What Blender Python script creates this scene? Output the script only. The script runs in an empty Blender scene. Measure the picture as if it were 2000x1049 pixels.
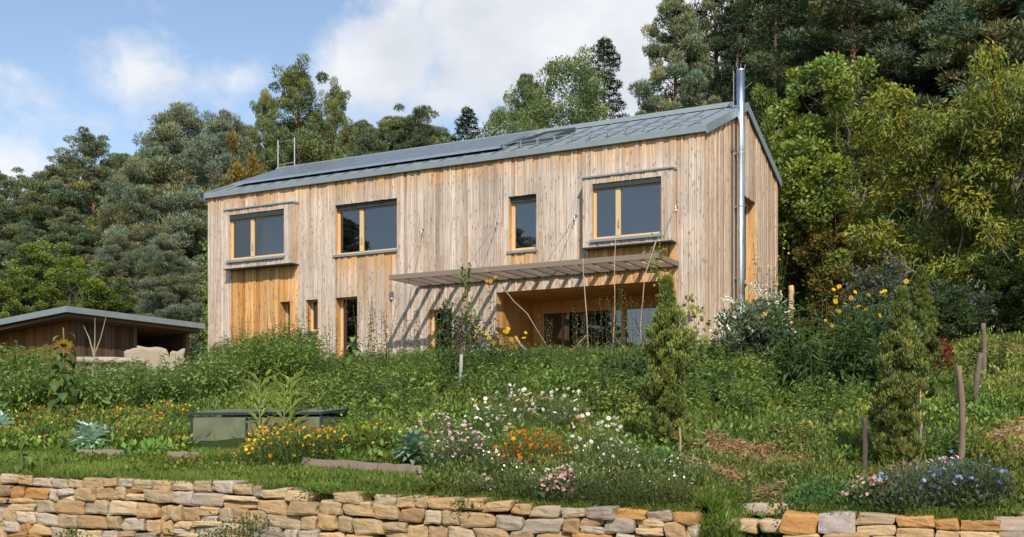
import bpy, math, random
import numpy as np
from mathutils import noise as mnoise, Vector
PI = math.pi
random.seed(7)
RS = np.random.RandomState(11)
SC = bpy.context.scene
COL = SC.collection

# ------------------------------------------------------------------ calibration of the place
F, YH, CX = 2238.0, 865.0, 1000.0            # focal length and horizon of the 2000 px wide photograph
_n = math.hypot(4150, F)
HX = np.array([4150/_n, -F/_n]); HY = np.array([F/_n, 4150/_n])      # house axes in world
HC = np.array([.1682*30, 30.0])                                     # near corner of the house
ZB = 2.45                                                           # floor level of the house
HANG = math.atan2(HX[1], HX[0])

WE = np.array([.935, -.355]); WN = np.array([.355, .935]); W1 = np.array([-6.03, 13.5])
def zw(u): return np.interp(u, [-20, 0, 3, 6, 8.5, 12, 30], [-.36, -.39, -.455, -.60, -.655, -.65, -.66])
def terr(x, y):
    x = np.asarray(x, float); y = np.asarray(y, float)
    u = (x-W1[0])*WE[0]+(y-W1[1])*WE[1]; a = (x-W1[0])*WN[0]+(y-W1[1])*WN[1]
    lx = (x-HC[0])*HX[0]+(y-HC[1])*HX[1]; ly = (x-HC[0])*HY[0]+(y-HC[1])*HY[1]
    b = np.maximum(-ly, 0.0); aa = np.maximum(a, 0)
    T = np.clip(aa/(aa+b+1e-6)*1.04, 0, 1)
    T = np.where(ly > 0, 1.0, T)
    z0 = zw(u)
    bump = .05*np.sin(x*1.3+y*.7)+.04*np.sin(x*2.9-y*1.7+1)+.03*np.sin(y*3.7+x*.4)
    z = z0+(ZB-.04-z0)*T + bump*np.clip(T*4, 0, 1)*np.clip((1-T)*5, 0, 1)
    back = np.maximum(ly-10, 0)
    z = z+back*.045+np.clip(lx/12, 0, 1)*np.clip(back/6, 0, 1)*.5
    gap = np.clip(1-np.abs(u-8.75)/.42, 0, 1)*np.clip(1-a/1.1, 0, 1)
    z = z-.42*np.minimum(gap*1.6, 1)
    z = np.where(a < .22, z0-1.2+np.minimum(a, 0)*.02, z)
    right = np.clip((u-11.1-.06*a)/.4, 0, 1)*np.clip(1-a/7, 0, 1)
    z = z-right*.5*(a > .22)
    return z
def hit(px, py):
    for i in range(3400):
        Y = 9.6+i*.01
        X = (px-CX)/F*Y
        if float(terr(X, Y)) >= (YH-py)/F*Y and ((X-W1[0])*WN[0]+(Y-W1[1])*WN[1]) > .25:
            return X, Y, float(terr(X, Y))
    Y = 34.; X = (px-CX)/F*Y
    return X, Y, float(terr(X, Y))
def at(px, Y):
    X = (px-CX)/F*Y
    return X, Y, float(terr(X, Y))

# ------------------------------------------------------------------ object helpers
def link(o, parent=None):
    COL.objects.link(o)
    if parent is not None: o.parent = parent
    return o
def tag(o, label=None, cat=None, group=None, kind=None):
    if label: o['label'] = label
    if cat: o['category'] = cat
    if group: o['group'] = group
    if kind: o['kind'] = kind
    return o
def thing(name, label, cat, loc=(0, 0, 0), rz=0, group=None):
    o = bpy.data.objects.new(name, None); o.location = loc; o.rotation_euler = (0, 0, rz)
    o.empty_display_size = .2
    link(o); return tag(o, label, cat, group)
def dup(root, loc, rz, scale=1.0, label=None, group=None):
    r = root.copy(); COL.objects.link(r); r.location = loc; r.rotation_euler = (root.rotation_euler[0], root.rotation_euler[1], rz)
    r.scale = (scale,)*3 if not isinstance(scale, tuple) else scale
    if label: r['label'] = label
    if group: r['group'] = group
    for ch in list(root.children):
        c = ch.copy(); COL.objects.link(c); c.parent = r
        for g in ch.children:
            d = g.copy(); COL.objects.link(d); d.parent = c
    return r

class NM:
    """numpy quad mesh collector"""
    def __init__(s): s.v = []; s.f = []; s.c = []; s.n = 0
    def add(s, v, f, c):
        v = np.asarray(v, float).reshape(-1, 3); f = np.asarray(f, int).reshape(-1, 4)
        c = np.asarray(c, float)
        if c.ndim == 1: c = np.tile(c, (len(v), 1))
        s.v.append(v); s.f.append(f+s.n); s.c.append(c); s.n += len(v)
    def build(s, name, mat, parent=None, smooth=False):
        me = bpy.data.meshes.new(name)
        v = np.concatenate(s.v); f = np.concatenate(s.f); c = np.concatenate(s.c)
        me.vertices.add(len(v)); me.vertices.foreach_set('co', v.astype(np.float32).ravel())
        me.loops.add(f.size); me.loops.foreach_set('vertex_index', f.astype(np.int32).ravel())
        me.polygons.add(len(f)); me.polygons.foreach_set('loop_start', np.arange(0, f.size, 4, dtype=np.int32))
        me.polygons.foreach_set('loop_total', np.full(len(f), 4, dtype=np.int32))
        me.polygons.foreach_set('use_smooth', np.full(len(f), bool(smooth)))
        at_ = me.color_attributes.new('Col', 'FLOAT_COLOR', 'POINT')
        cc = np.ones((len(v), 4), np.float32); cc[:, :3] = c[:, :3]
        at_.data.foreach_set('color', cc.ravel())
        me.materials.append(mat); me.update(calc_edges=True); me.validate()
        return link(bpy.data.objects.new(name, me), parent)
    def box(s, x0, x1, y0, y1, z0, z1, c=(1, 1, 1)):
        v = [(x, y, z) for z in (z0, z1) for y in (y0, y1) for x in (x0, x1)]
        s.add(v, [(0, 2, 3, 1), (4, 5, 7, 6), (0, 1, 5, 4), (1, 3, 7, 5), (3, 2, 6, 7), (2, 0, 4, 6)], c)
    def hexa(s, v, c):
        s.add(v, [(0, 2, 3, 1), (4, 5, 7, 6), (0, 1, 5, 4), (1, 3, 7, 5), (3, 2, 6, 7), (2, 0, 4, 6)], c)
    def tube(s, pts, rad, n=6, c=(1, 1, 1)):
        pts = [Vector(p) for p in pts]
        if not hasattr(rad, '__len__'): rad = [rad]*len(pts)
        vs = []; up = Vector((0, 0, 1))
        for i, p in enumerate(pts):
            d = (pts[min(i+1, len(pts)-1)]-pts[max(i-1, 0)])
            if d.length < 1e-9: d = Vector((0, 0, 1))
            d.normalize()
            a = d.cross(up if abs(d.z) < .9 else Vector((1, 0, 0))); a.normalize(); b = d.cross(a)
            for k in range(n):
                t = 2*PI*k/n
                q = p+(a*math.cos(t)+b*math.sin(t))*rad[i]; vs.append((q.x, q.y, q.z))
        fs = []
        for i in range(len(pts)-1):
            for k in range(n):
                fs.append((i*n+k, i*n+(k+1) % n, (i+1)*n+(k+1) % n, (i+1)*n+k))
        for base in (0, (len(pts)-1)*n):
            for k in range(1, n-2, 2): fs.append((base, base+k, base+k+1, base+k+2))
            if n % 2: fs.append((base, base+n-2, base+n-1, base+n-1)) if False else None
        s.add(vs, fs, c)

def unit(v): return v/np.maximum(np.linalg.norm(v, axis=-1, keepdims=True), 1e-9)
LEAF1 = (np.array([(0, 0, 0), (-.5, .45, .0), (0, 1, 0), (.5, .45, .0)]), np.array([(0, 3, 2, 1)]))
LEAF2 = (np.array([(0, 0, 0), (0, .5, -.02), (0, 1, -.16), (-.5, .42, .12), (.5, .42, .12)]), np.array([(0, 1, 2, 3), (0, 4, 2, 1)]))
LEAFH = (np.array([(0, 0, 0), (0, .5, -.04), (0, 1, -.30), (-.5, .1, .06), (-.42, .55, .06), (.5, .1, .06), (.42, .55, .06)]),
         np.array([(0, 1, 4, 3), (1, 2, 2, 4), (0, 5, 6, 1), (1, 6, 2, 2)]))
LEAFH = (LEAFH[0], np.array([(0, 1, 4, 3), (0, 5, 6, 1), (1, 6, 2, 4)]))
def disc(n=8, cup=.15):
    v = [(0, 0, 0)]+[(math.cos(2*PI*k/n), math.sin(2*PI*k/n), cup) for k in range(n)]
    return np.array(v), np.array([(0, 1+k, 1+(k+1) % n, 1+(k+2) % n) for k in range(0, n, 2)])
def star(n=10):
    v = [(0, 0, 0)]; f = []
    for k in range(n):
        t = 2*PI*k/n; w = PI/n*.8
        v += [(.65*math.cos(t-w), .65*math.sin(t-w), .08), (math.cos(t), math.sin(t), .05), (.65*math.cos(t+w), .65*math.sin(t+w), .08)]
        f.append((0, 1+3*k, 2+3*k, 3+3*k))
    return np.array(v), np.array(f)
DISC = disc(); STAR = star()
def inst(nm, tmpl, pos, D, N, sl, sw, col):
    """place template (x=side, y=along D, z=normal) at positions"""
    tv, tf = tmpl; n = len(pos)
    if n == 0: return
    D = unit(D); S = unit(np.cross(D, N)); Nn = np.cross(S, D)
    sl = np.broadcast_to(np.asarray(sl, float), (n,)); sw = np.broadcast_to(np.asarray(sw, float), (n,))
    v = pos[:, None, :]+tv[None, :, 0, None]*(S*sw[:, None])[:, None, :]+tv[None, :, 1, None]*(D*sl[:, None])[:, None, :]+tv[None, :, 2, None]*(Nn*sl[:, None])[:, None, :]
    m = len(tv)
    f = tf[None]+(np.arange(n)*m)[:, None, None]
    c = np.broadcast_to(np.asarray(col, float), (n, 3))
    nm.add(v.reshape(-1, 3), f.reshape(-1, 4), np.repeat(c, m, 0))
def rnd(n, rs=RS): return unit(rs.normal(size=(n, 3)))

# ------------------------------------------------------------------ materials
def newmat(name):
    m = bpy.data.materials.new(name); m.use_nodes = True
    nt = m.node_tree; nt.nodes.clear(); return m, nt
def nd(nt, t, **k):
    n = nt.nodes.new(t)
    for a, b in k.items(): setattr(n, a, b)
    return n
def mixc(nt, fac, a, b, mode='MIX'):
    n = nd(nt, 'ShaderNodeMix', data_type='RGBA', blend_type=mode)
    for sock, val in ((0, fac), (6, a), (7, b)):
        if isinstance(val, bpy.types.NodeSocket): nt.links.new(val, n.inputs[sock])
        elif sock == 0: n.inputs[0].default_value = val
        else: n.inputs[sock].default_value = (*val, 1)
    return n.outputs[2]
def mathn(nt, op, a, b=None, c=None, clamp=False):
    n = nd(nt, 'ShaderNodeMath', operation=op, use_clamp=clamp)
    for i, v in enumerate((a, b, c)):
        if v is None: continue
        if isinstance(v, bpy.types.NodeSocket): nt.links.new(v, n.inputs[i])
        else: n.inputs[i].default_value = v
    return n.outputs[0]
def ramp(nt, fac, stops):
    n = nd(nt, 'ShaderNodeValToRGB'); nt.links.new(fac, n.inputs[0]); cr = n.color_ramp
    while len(cr.elements) < len(stops): cr.elements.new(.5)
    for e, (p, c) in zip(cr.elements, stops): e.position = p; e.color = (*c, 1) if len(c) == 3 else c
    return n.outputs[0]
def noise_(nt, vec, scale, detail=4, rough=.55, dist=0.):
    n = nd(nt, 'ShaderNodeTexNoise'); n.inputs['Scale'].default_value = scale; n.inputs['Detail'].default_value = detail
    n.inputs['Roughness'].default_value = rough; n.inputs['Distortion'].default_value = dist
    if vec is not None: nt.links.new(vec, n.inputs['Vector'])
    return n.outputs['Fac']
def mapping(nt, vec, scale, loc=(0, 0, 0)):
    n = nd(nt, 'ShaderNodeMapping'); n.inputs['Scale'].default_value = scale; n.inputs['Location'].default_value = loc
    nt.links.new(vec, n.inputs['Vector']); return n.outputs[0]
def pbsdf(nt, col, rough=.6, metal=0., bump=None, bstr=.3, bdist=.02, spec=.5):
    p = nd(nt, 'ShaderNodeBsdfPrincipled'); o = nd(nt, 'ShaderNodeOutputMaterial')
    if isinstance(col, bpy.types.NodeSocket): nt.links.new(col, p.inputs['Base Color'])
    else: p.inputs['Base Color'].default_value = (*col, 1)
    if isinstance(rough, bpy.types.NodeSocket): nt.links.new(rough, p.inputs['Roughness'])
    else: p.inputs['Roughness'].default_value = rough
    p.inputs['Metallic'].default_value = metal; p.inputs['Specular IOR Level'].default_value = spec
    if bump is not None:
        b = nd(nt, 'ShaderNodeBump'); b.inputs['Strength'].default_value = bstr; b.inputs['Distance'].default_value = bdist
        nt.links.new(bump, b.inputs['Height']); nt.links.new(b.outputs[0], p.inputs['Normal'])
    nt.links.new(p.outputs[0], o.inputs[0]); return p

def foliage_mat(name, trans=.3, rough=.55, spec=.25, val=1.0, bark=False):
    m, nt = newmat(name)
    a = nd(nt, 'ShaderNodeAttribute', attribute_name='Col')
    oi = nd(nt, 'ShaderNodeObjectInfo')
    geo = nd(nt, 'ShaderNodeNewGeometry')
    ns = noise_(nt, geo.outputs['Position'], 1.3, 3)
    v = mathn(nt, 'MULTIPLY_ADD', ns, 1.0*val, .95*val)
    r = mathn(nt, 'MULTIPLY_ADD', oi.outputs['Random'], .5, .78)
    v = mathn(nt, 'MULTIPLY', v, r)
    hs = nd(nt, 'ShaderNodeHueSaturation'); nt.links.new(a.outputs['Color'], hs.inputs['Color']); nt.links.new(v, hs.inputs['Value'])
    h = mathn(nt, 'MULTIPLY_ADD', oi.outputs['Random'], -.022, .505); nt.links.new(h, hs.inputs['Hue'])
    c = hs.outputs[0]
    p = nd(nt, 'ShaderNodeBsdfPrincipled'); nt.links.new(c, p.inputs['Base Color']); p.inputs['Roughness'].default_value = rough
    p.inputs['Specular IOR Level'].default_value = spec
    t = nd(nt, 'ShaderNodeBsdfTranslucent')
    tc = mixc(nt, 1.0, c, (1.25, 1.3, .55), 'MULTIPLY'); nt.links.new(tc, t.inputs[0])
    mx = nd(nt, 'ShaderNodeMixShader'); mx.inputs[0].default_value = trans
    nt.links.new(p.outputs[0], mx.inputs[1]); nt.links.new(t.outputs[0], mx.inputs[2])
    o = nd(nt, 'ShaderNodeOutputMaterial'); nt.links.new(mx.outputs[0], o.inputs[0]); return m
def attr_mat(name, rough=.7, nscale=12, amp=.5, bstr=.3, bdist=.01, spec=.3, metal=0, stretch=(1, 1, 1)):
    m, nt = newmat(name)
    a = nd(nt, 'ShaderNodeAttribute', attribute_name='Col'); tc = nd(nt, 'ShaderNodeTexCoord')
    vec = mapping(nt, tc.outputs['Object'], stretch)
    ns = noise_(nt, vec, nscale, 6, .65)
    v = mathn(nt, 'MULTIPLY_ADD', ns, amp*2, 1-amp)
    hs = nd(nt, 'ShaderNodeHueSaturation'); nt.links.new(a.outputs['Color'], hs.inputs['Color']); nt.links.new(v, hs.inputs['Value'])
    pbsdf(nt, hs.outputs[0], rough, metal, ns, bstr, bdist, spec); return m

M = {}
M['leaf'] = foliage_mat('leaf', .32)
M['needle'] = foliage_mat('needle', .2, .6, .2, 1.05)
M['petal'] = foliage_mat('petal', .25, .6, .1)
M['bark'] = attr_mat('bark', .85, 16, .6, .9, .02, .1, 0, (1, 1, .22))
M['stone'] = None
def stone_mat():
    m, nt = newmat('stone')
    a = nd(nt, 'ShaderNodeAttribute', attribute_name='Col'); tc = nd(nt, 'ShaderNodeTexCoord')
    n1 = noise_(nt, tc.outputs['Object'], 7, 8, .7, .4); n2 = noise_(nt, tc.outputs['Object'], 38, 6, .7)
    n3 = noise_(nt, mapping(nt, tc.outputs['Object'], (1, 1, 3.5), (3, 1, 7)), 5, 5, .6, .8)
    orange = mixc(nt, mathn(nt, 'MULTIPLY', mathn(nt, 'SUBTRACT', n3, .50), 2.4, clamp=True), a.outputs['Color'], (.46, .22, .07))
    pale = mixc(nt, mathn(nt, 'MULTIPLY', mathn(nt, 'SUBTRACT', n1, .62), 3, clamp=True), orange, (.49, .41, .31))
    v = mathn(nt, 'MULTIPLY_ADD', n2, .9, .55)
    hs = nd(nt, 'ShaderNodeHueSaturation'); nt.links.new(pale, hs.inputs['Color']); nt.links.new(v, hs.inputs['Value'])
    h = mathn(nt, 'MULTIPLY_ADD', n1, .8, mathn(nt, 'MULTIPLY', n2, .35))
    pbsdf(nt, hs.outputs[0], .88, 0, h, .8, .012, .15); return m
M['stone'] = stone_mat()
def wood_mat():
    # Col.r = board tone, Col.g = how fresh (sheltered, orange), Col.b = board seed
    m, nt = newmat('larch_cladding')
    a = nd(nt, 'ShaderNodeAttribute', attribute_name='Col'); tc = nd(nt, 'ShaderNodeTexCoord')
    sp = nd(nt, 'ShaderNodeSeparateColor'); nt.links.new(a.outputs['Color'], sp.inputs[0])
    tone, fresh, seed = sp.outputs[0], sp.outputs[1], sp.outputs[2]
    cb = nd(nt, 'ShaderNodeCombineXYZ')
    for i in range(3): nt.links.new(mathn(nt, 'MULTIPLY', seed, 40.+i*7), cb.inputs[i])
    va = nd(nt, 'ShaderNodeVectorMath', operation='ADD'); nt.links.new(tc.outputs['Object'], va.inputs[0]); nt.links.new(cb.outputs[0], va.inputs[1])
    sx = nd(nt, 'ShaderNodeSeparateXYZ'); nt.links.new(tc.outputs['Object'], sx.inputs[0])
    streak = noise_(nt, mapping(nt, va.outputs[0], (26, 26, .9)), 1, 6, .65, .3)
    fine = noise_(nt, mapping(nt, va.outputs[0], (90, 90, 3)), 1, 3, .6)
    patch = noise_(nt, mapping(nt, va.outputs[0], (3, 3, .55)), 1, 4, .6)
    vo = nd(nt, 'ShaderNodeTexVoronoi'); vo.inputs['Scale'].default_value = 1
    nt.links.new(mapping(nt, va.outputs[0], (11, 11, 3.6)), vo.inputs['Vector'])
    knot = mathn(nt, 'SUBTRACT', 1, mathn(nt, 'MULTIPLY', vo.outputs['Distance'], 3.6), clamp=True)
    base = ramp(nt, tone, [(0, (.21, .155, .12)), (.3, (.38, .295, .225)), (.65, (.53, .43, .34)), (1, (.66, .57, .48))])
    grey = mixc(nt, mathn(nt, 'MULTIPLY', patch, 1.0, clamp=True), base, (.47, .405, .355))
    # sheltered wood keeps its orange colour: below the eaves, below sills
    fr = mathn(nt, 'ADD', mathn(nt, 'MULTIPLY', fresh, 1.0), mathn(nt, 'MULTIPLY', mathn(nt, 'SUBTRACT', patch, .5), .6), clamp=True)
    org = ramp(nt, tone, [(0, (.40, .175, .045)), (.5, (.55, .28, .085)), (1, (.66, .40, .17))])
    c = mixc(nt, fr, grey, org)
    v = mathn(nt, 'ADD', mathn(nt, 'MULTIPLY_ADD', streak, 2.0, -.02), mathn(nt, 'MULTIPLY', fine, .12))
    hs = nd(nt, 'ShaderNodeHueSaturation'); nt.links.new(c, hs.inputs['Color']); nt.links.new(v, hs.inputs['Value'])
    v = mathn(nt, 'MULTIPLY', v, mathn(nt, 'MULTIPLY_ADD', noise_(nt, mapping(nt, tc.outputs['Object'], (.9, .9, .7)), 1, 4, .6), .7, .66)); nt.links.new(v, hs.inputs['Value'])
    c2 = mixc(nt, mathn(nt, 'MULTIPLY', knot, .95), hs.outputs[0], (.11, .055, .025))
    pbsdf(nt, c2, .75, 0, mathn(nt, 'ADD', streak, mathn(nt, 'MULTIPLY', fine, .4)), .35, .006, .25); return m
M['wood'] = wood_mat()
M['timber'] = attr_mat('timber', .7, 14, .35, .4, .006, .3, 0, (3, 3, 3))
M['paint'] = attr_mat('paint', .5, 6, .08, .05, .003, .4)
def metal_mat(name, col, rough, metal=.85, ns=2.2, amp=.12, dents=.15):
    m, nt = newmat(name); tc = nd(nt, 'ShaderNodeTexCoord')
    n1 = noise_(nt, tc.outputs['Object'], ns, 5, .6); n2 = noise_(nt, mapping(nt, tc.outputs['Object'], (1, 6, 1)), ns*4, 3)
    v = mathn(nt, 'MULTIPLY_ADD', n1, amp*2, 1-amp)
    hs = nd(nt, 'ShaderNodeHueSaturation'); hs.inputs['Color'].default_value = (*col, 1); nt.links.new(v, hs.inputs['Value'])
    r = mathn(nt, 'MULTIPLY_ADD', n2, .2, rough-.1)
    pbsdf(nt, hs.outputs[0], r, metal, n1, dents, .02, .5); return m
M['zinc'] = metal_mat("zinc_roof", (.26, .30, .315), .55, .25, 2.2, .2)
M['seam'] = metal_mat('zinc_seam', (.13, .16, .17), .55, .25)
M['zinc_dark'] = metal_mat('zinc_dark', (.05, .06, .06), .5, .3)
M['steel'] = metal_mat('stainless_steel', (.82, .84, .87), .30, 1.0, 1.5, .05, .05)
M['galv'] = metal_mat('galvanised', (.55, .57, .58), .35, .9)
def solar_mat():
    m, nt = newmat('solar_glass'); tc = nd(nt, 'ShaderNodeTexCoord')
    n1 = noise_(nt, tc.outputs['Object'], 3, 3)
    c = ramp(nt, n1, [(.3, (.12, .14, .145)), (.7, (.17, .195, .20))])
    p = pbsdf(nt, c, .42, .1, None); p.inputs['Coat Weight'].default_value = .12; return m
M['solar'] = solar_mat()
def glass_mat(name, refl=.30, tint=(.42, .46, .48), rough=.01, rc=(.78, .84, .92)):
    m, nt = newmat(name); tc = nd(nt, 'ShaderNodeTexCoord')
    g = nd(nt, 'ShaderNodeBsdfGlossy'); g.inputs['Roughness'].default_value = rough; g.inputs['Color'].default_value = (*rc, 1)
    t = nd(nt, 'ShaderNodeBsdfTransparent'); t.inputs[0].default_value = (*tint, 1)
    lw = nd(nt, 'ShaderNodeFresnel'); lw.inputs[0].default_value = 1.5
    fac = mathn(nt, 'ADD', lw.outputs[0], refl, clamp=True)
    mx = nd(nt, 'ShaderNodeMixShader'); nt.links.new(fac, mx.inputs[0])
    nt.links.new(t.outputs[0], mx.inputs[1]); nt.links.new(g.outputs[0], mx.inputs[2])
    o = nd(nt, 'ShaderNodeOutputMaterial'); nt.links.new(mx.outputs[0], o.inputs[0]); return m
M['glass'] = glass_mat('window_glass', .24, (.62, .64, .64), .01, (.50, .49, .49))
def poly_mat():
    m, nt = newmat('twinwall_polycarbonate'); tc = nd(nt, 'ShaderNodeTexCoord')
    n1 = noise_(nt, tc.outputs['Object'], 2.2, 3)
    c = ramp(nt, n1, [(.3, (.075, .10, .07)), (.55, (.17, .18, .105)), (.75, (.11, .14, .10))])
    pbsdf(nt, c, .3, 0, None, spec=.5); return m
M['poly'] = poly_mat()
def ground_mat():
    m, nt = newmat('garden_ground'); geo = nd(nt, 'ShaderNodeNewGeometry')
    a = nd(nt, 'ShaderNodeAttribute', attribute_name='Col')
    sp = nd(nt, 'ShaderNodeSeparateColor'); nt.links.new(a.outputs['Color'], sp.inputs[0])
    n1 = noise_(nt, geo.outputs['Position'], 1.4, 6); n2 = noise_(nt, geo.outputs['Position'], 17, 6, .7)
    grass = ramp(nt, n2, [(.3, (.018, .03, .008)), (.7, (.06, .095, .025))])
    soil = ramp(nt, n2, [(.3, (.10, .06, .035)), (.5, (.22, .14, .08)), (.72, (.36, .26, .16))])
    f = mathn(nt, 'ADD', sp.outputs[0], mathn(nt, 'MULTIPLY', mathn(nt, 'SUBTRACT', n1, .5), .9), clamp=True)
    f = mathn(nt, 'MULTIPLY', mathn(nt, 'SUBTRACT', f, .3), 2.5, clamp=True)
    pbsdf(nt, mixc(nt, f, grass, soil), .95, 0, n2, 1, .05, .1); return m
M['ground'] = ground_mat()

# ------------------------------------------------------------------ world, sun, camera
SUN_L = np.array([1.2, -1.6, 1.8])                        # towards the sun in house axes
sw = HX*SUN_L[0]+HY*SUN_L[1]; sun = Vector((sw[0], sw[1], SUN_L[2])).normalized()
w = bpy.data.worlds.new('World'); SC.world = w; w.use_nodes = True
nt = w.node_tree; nt.nodes.clear()
sky = nd(nt, 'ShaderNodeTexSky', sky_type='NISHITA'); sky.sun_disc = False
sky.sun_elevation = math.asin(sun.z); sky.sun_rotation = math.atan2(sun.x, sun.y); sky.air_density = 1.0; sky.dust_density = .4; sky.ozone_density = 1.5
tc = nd(nt, 'ShaderNodeTexCoord'); gen = tc.outputs['Generated']
nrm = nd(nt, 'ShaderNodeVectorMath', operation='NORMALIZE'); nt.links.new(gen, nrm.inputs[0]); dirv = nrm.outputs[0]
dist = noise_(nt, dirv, 5.5, 8, .62, .2)
fine = noise_(nt, mapping(nt, dirv, (1, 1, 1.6), (5, 2, 1)), 14, 6, .6)
def cdir(px, py): return Vector(((px-CX)/F, 1, (YH-py)/F)).normalized()
def blob(px, py, r, s):
    d = cdir(px, py)
    vm = nd(nt, 'ShaderNodeVectorMath', operation='SUBTRACT'); nt.links.new(dirv, vm.inputs[0]); vm.inputs[1].default_value = d
    v2 = nd(nt, 'ShaderNodeVectorMath', operation='MULTIPLY'); nt.links.new(vm.outputs[0], v2.inputs[0]); v2.inputs[1].default_value = (1, 1, s)
    ln = nd(nt, 'ShaderNodeVectorMath', operation='LENGTH'); nt.links.new(v2.outputs[0], ln.inputs[0])
    return mathn(nt, 'SUBTRACT', 1, mathn(nt, 'DIVIDE', ln.outputs['Value'], r), clamp=True)
acc = None
for px, py, r, s, k in [(1010, 90, .15, 1.5, 1.6), (790, 130, .10, 1.6, 1.3), (1180, 60, .16, 1.1, 1.7), (880, 190, .13, 2.4, 1.1), (1000, 260, .12, 2.6, 1.1), (930, 20, .12, 1.6, 1.4), (1380, 60, .2, 1.2, 1.4),
                        (290, 135, .095, 1.9, .82), (430, 165, .085, 2.2, .78), (180, 240, .085, 3.0, .6), (30, 150, .045, 2.0, .7), (0, 330, .065, 1.3, 1.2), (300, 5, .07, 3.2, .45), (-250, 230, .2, 1.6, 1.0), (2300, 50, .4, 1.2, 1)]:
    b = mathn(nt, 'MULTIPLY', mathn(nt, 'POWER', blob(px, py, r, s), .7), k)
    acc = b if acc is None else mathn(nt, 'MAXIMUM', acc, b)
gen_c = mathn(nt, 'MULTIPLY', mathn(nt, 'SUBTRACT', noise_(nt, mapping(nt, dirv, (1, 1, 2.5)), 3., 6), .5), 1.0)
sep = nd(nt, 'ShaderNodeSeparateXYZ'); nt.links.new(dirv, sep.inputs[0])
back = mathn(nt, 'MULTIPLY', mathn(nt, 'SUBTRACT', .3, sep.outputs[1]), 2, clamp=True)
acc = mathn(nt, 'ADD', acc, mathn(nt, 'MULTIPLY', mathn(nt, 'ADD', gen_c, .45), back))
cl = mathn(nt, 'ADD', acc, mathn(nt, 'ADD', mathn(nt, 'MULTIPLY', mathn(nt, 'SUBTRACT', dist, .5), 2.5), mathn(nt, 'MULTIPLY', mathn(nt, 'SUBTRACT', fine, .5), .8)))
cl = mathn(nt, 'MULTIPLY', mathn(nt, 'SUBTRACT', cl, .36), 1.5, clamp=True)
cm = nd(nt, 'ShaderNodeMapRange', interpolation_type='SMOOTHSTEP'); nt.links.new(cl, cm.inputs[0]); cmask = cm.outputs[0]
shade = noise_(nt, mapping(nt, dirv, (1, 1, 1.5), (2, 9, 4)), 6, 5, .55)
ccol = ramp(nt, shade, [(.35, (4.7, 4.95, 5.3)), (.6, (6.3, 6.35, 6.5))])
SKYK = nd(nt, 'ShaderNodeHueSaturation'); nt.links.new(sky.outputs[0], SKYK.inputs['Color'])
SKYK.inputs['Saturation'].default_value = .92; SKYK.inputs['Value'].default_value = 1.12
fin = mixc(nt, mathn(nt, 'MULTIPLY', cmask, .92), SKYK.outputs[0], ccol)
bg = nd(nt, 'ShaderNodeBackground'); nt.links.new(fin, bg.inputs[0]); bg.inputs[1].default_value = .15
wo = nd(nt, 'ShaderNodeOutputWorld'); nt.links.new(bg.outputs[0], wo.inputs[0])
ld = bpy.data.lights.new('sun', 'SUN'); ld.energy = 4.9; ld.angle = math.radians(.6); ld.color = (1, .925, .82)
lo = bpy.data.objects.new('sun', ld); lo.rotation_euler = sun.to_track_quat('Z', 'Y').to_euler(); lo.location = (20, -30, 30); link(lo)
cd = bpy.data.cameras.new('camera'); cd.lens = F/2000*36; cd.sensor_width = 36; cd.shift_y = (YH-524.5)/2000; cd.clip_end = 3000; cd.clip_start = .1
co = bpy.data.objects.new('camera', cd); co.rotation_euler = (PI/2, 0, 0); link(co); SC.camera = co
SC.view_settings.view_transform = 'Standard'; SC.view_settings.look = 'None'; SC.view_settings.exposure = 0
SC.cycles.max_bounces = 5; SC.cycles.diffuse_bounces = 3; SC.cycles.glossy_bounces = 3; SC.cycles.transparent_max_bounces = 8; SC.cycles.transmission_bounces = 4
SC.cycles.use_adaptive_sampling = True

# ------------------------------------------------------------------ ground
SOIL = [(1465, 890, 1.0), (1530, 905, 1.0), (1600, 828, .8), (1420, 940, .7), (1370, 925, .6), (1945, 860, .9), (1975, 760, 1.0), (1960, 890, .8), (1080, 720, .8), (1440, 720, .7), (1990, 690, .8), (1490, 960, .5), (1400, 885, .7), (1560, 855, .5)]
SOILW = [(*hit(a, b)[:2], c*.42) for a, b, c in SOIL]
def soil(x, y):
    s = np.zeros_like(x)
    for sx_, sy_, r in SOILW:
        s = np.maximum(s, np.clip(1.25-np.hypot((x-sx_)/(r*.9), (y-sy_)/(r*1.7)), 0, 1))
    return s
def ground():
    uu = np.concatenate([-np.geomspace(400, 13, 22), np.arange(-12.6, 17, .2), np.geomspace(17.3, 400, 22)])
    aa = np.concatenate([-np.geomspace(300, 1, 16), [-.5, 0, .2, .235], np.arange(.35, 34, .2), np.geomspace(34.5, 600, 26)])
    U, A = np.meshgrid(uu, aa)
    x = W1[0]+U*WE[0]+A*WN[0]; y = W1[1]+U*WE[1]+A*WN[1]; z = terr(x, y)
    nx = len(uu); ny = len(aa); i, j = np.meshgrid(np.arange(nx-1), np.arange(ny-1))
    k = (j*nx+i).ravel(); f = np.stack([k, k+1, k+nx+1, k+nx], 1)
    nm = NM(); c = np.zeros((x.size, 3)); c[:, 0] = soil(x.ravel(), y.ravel())
    nm.add(np.stack([x.ravel(), y.ravel(), z.ravel()], 1), f, c)
    tag(nm.build('ground', M['ground'], None, True), kind='structure')
ground()

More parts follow.
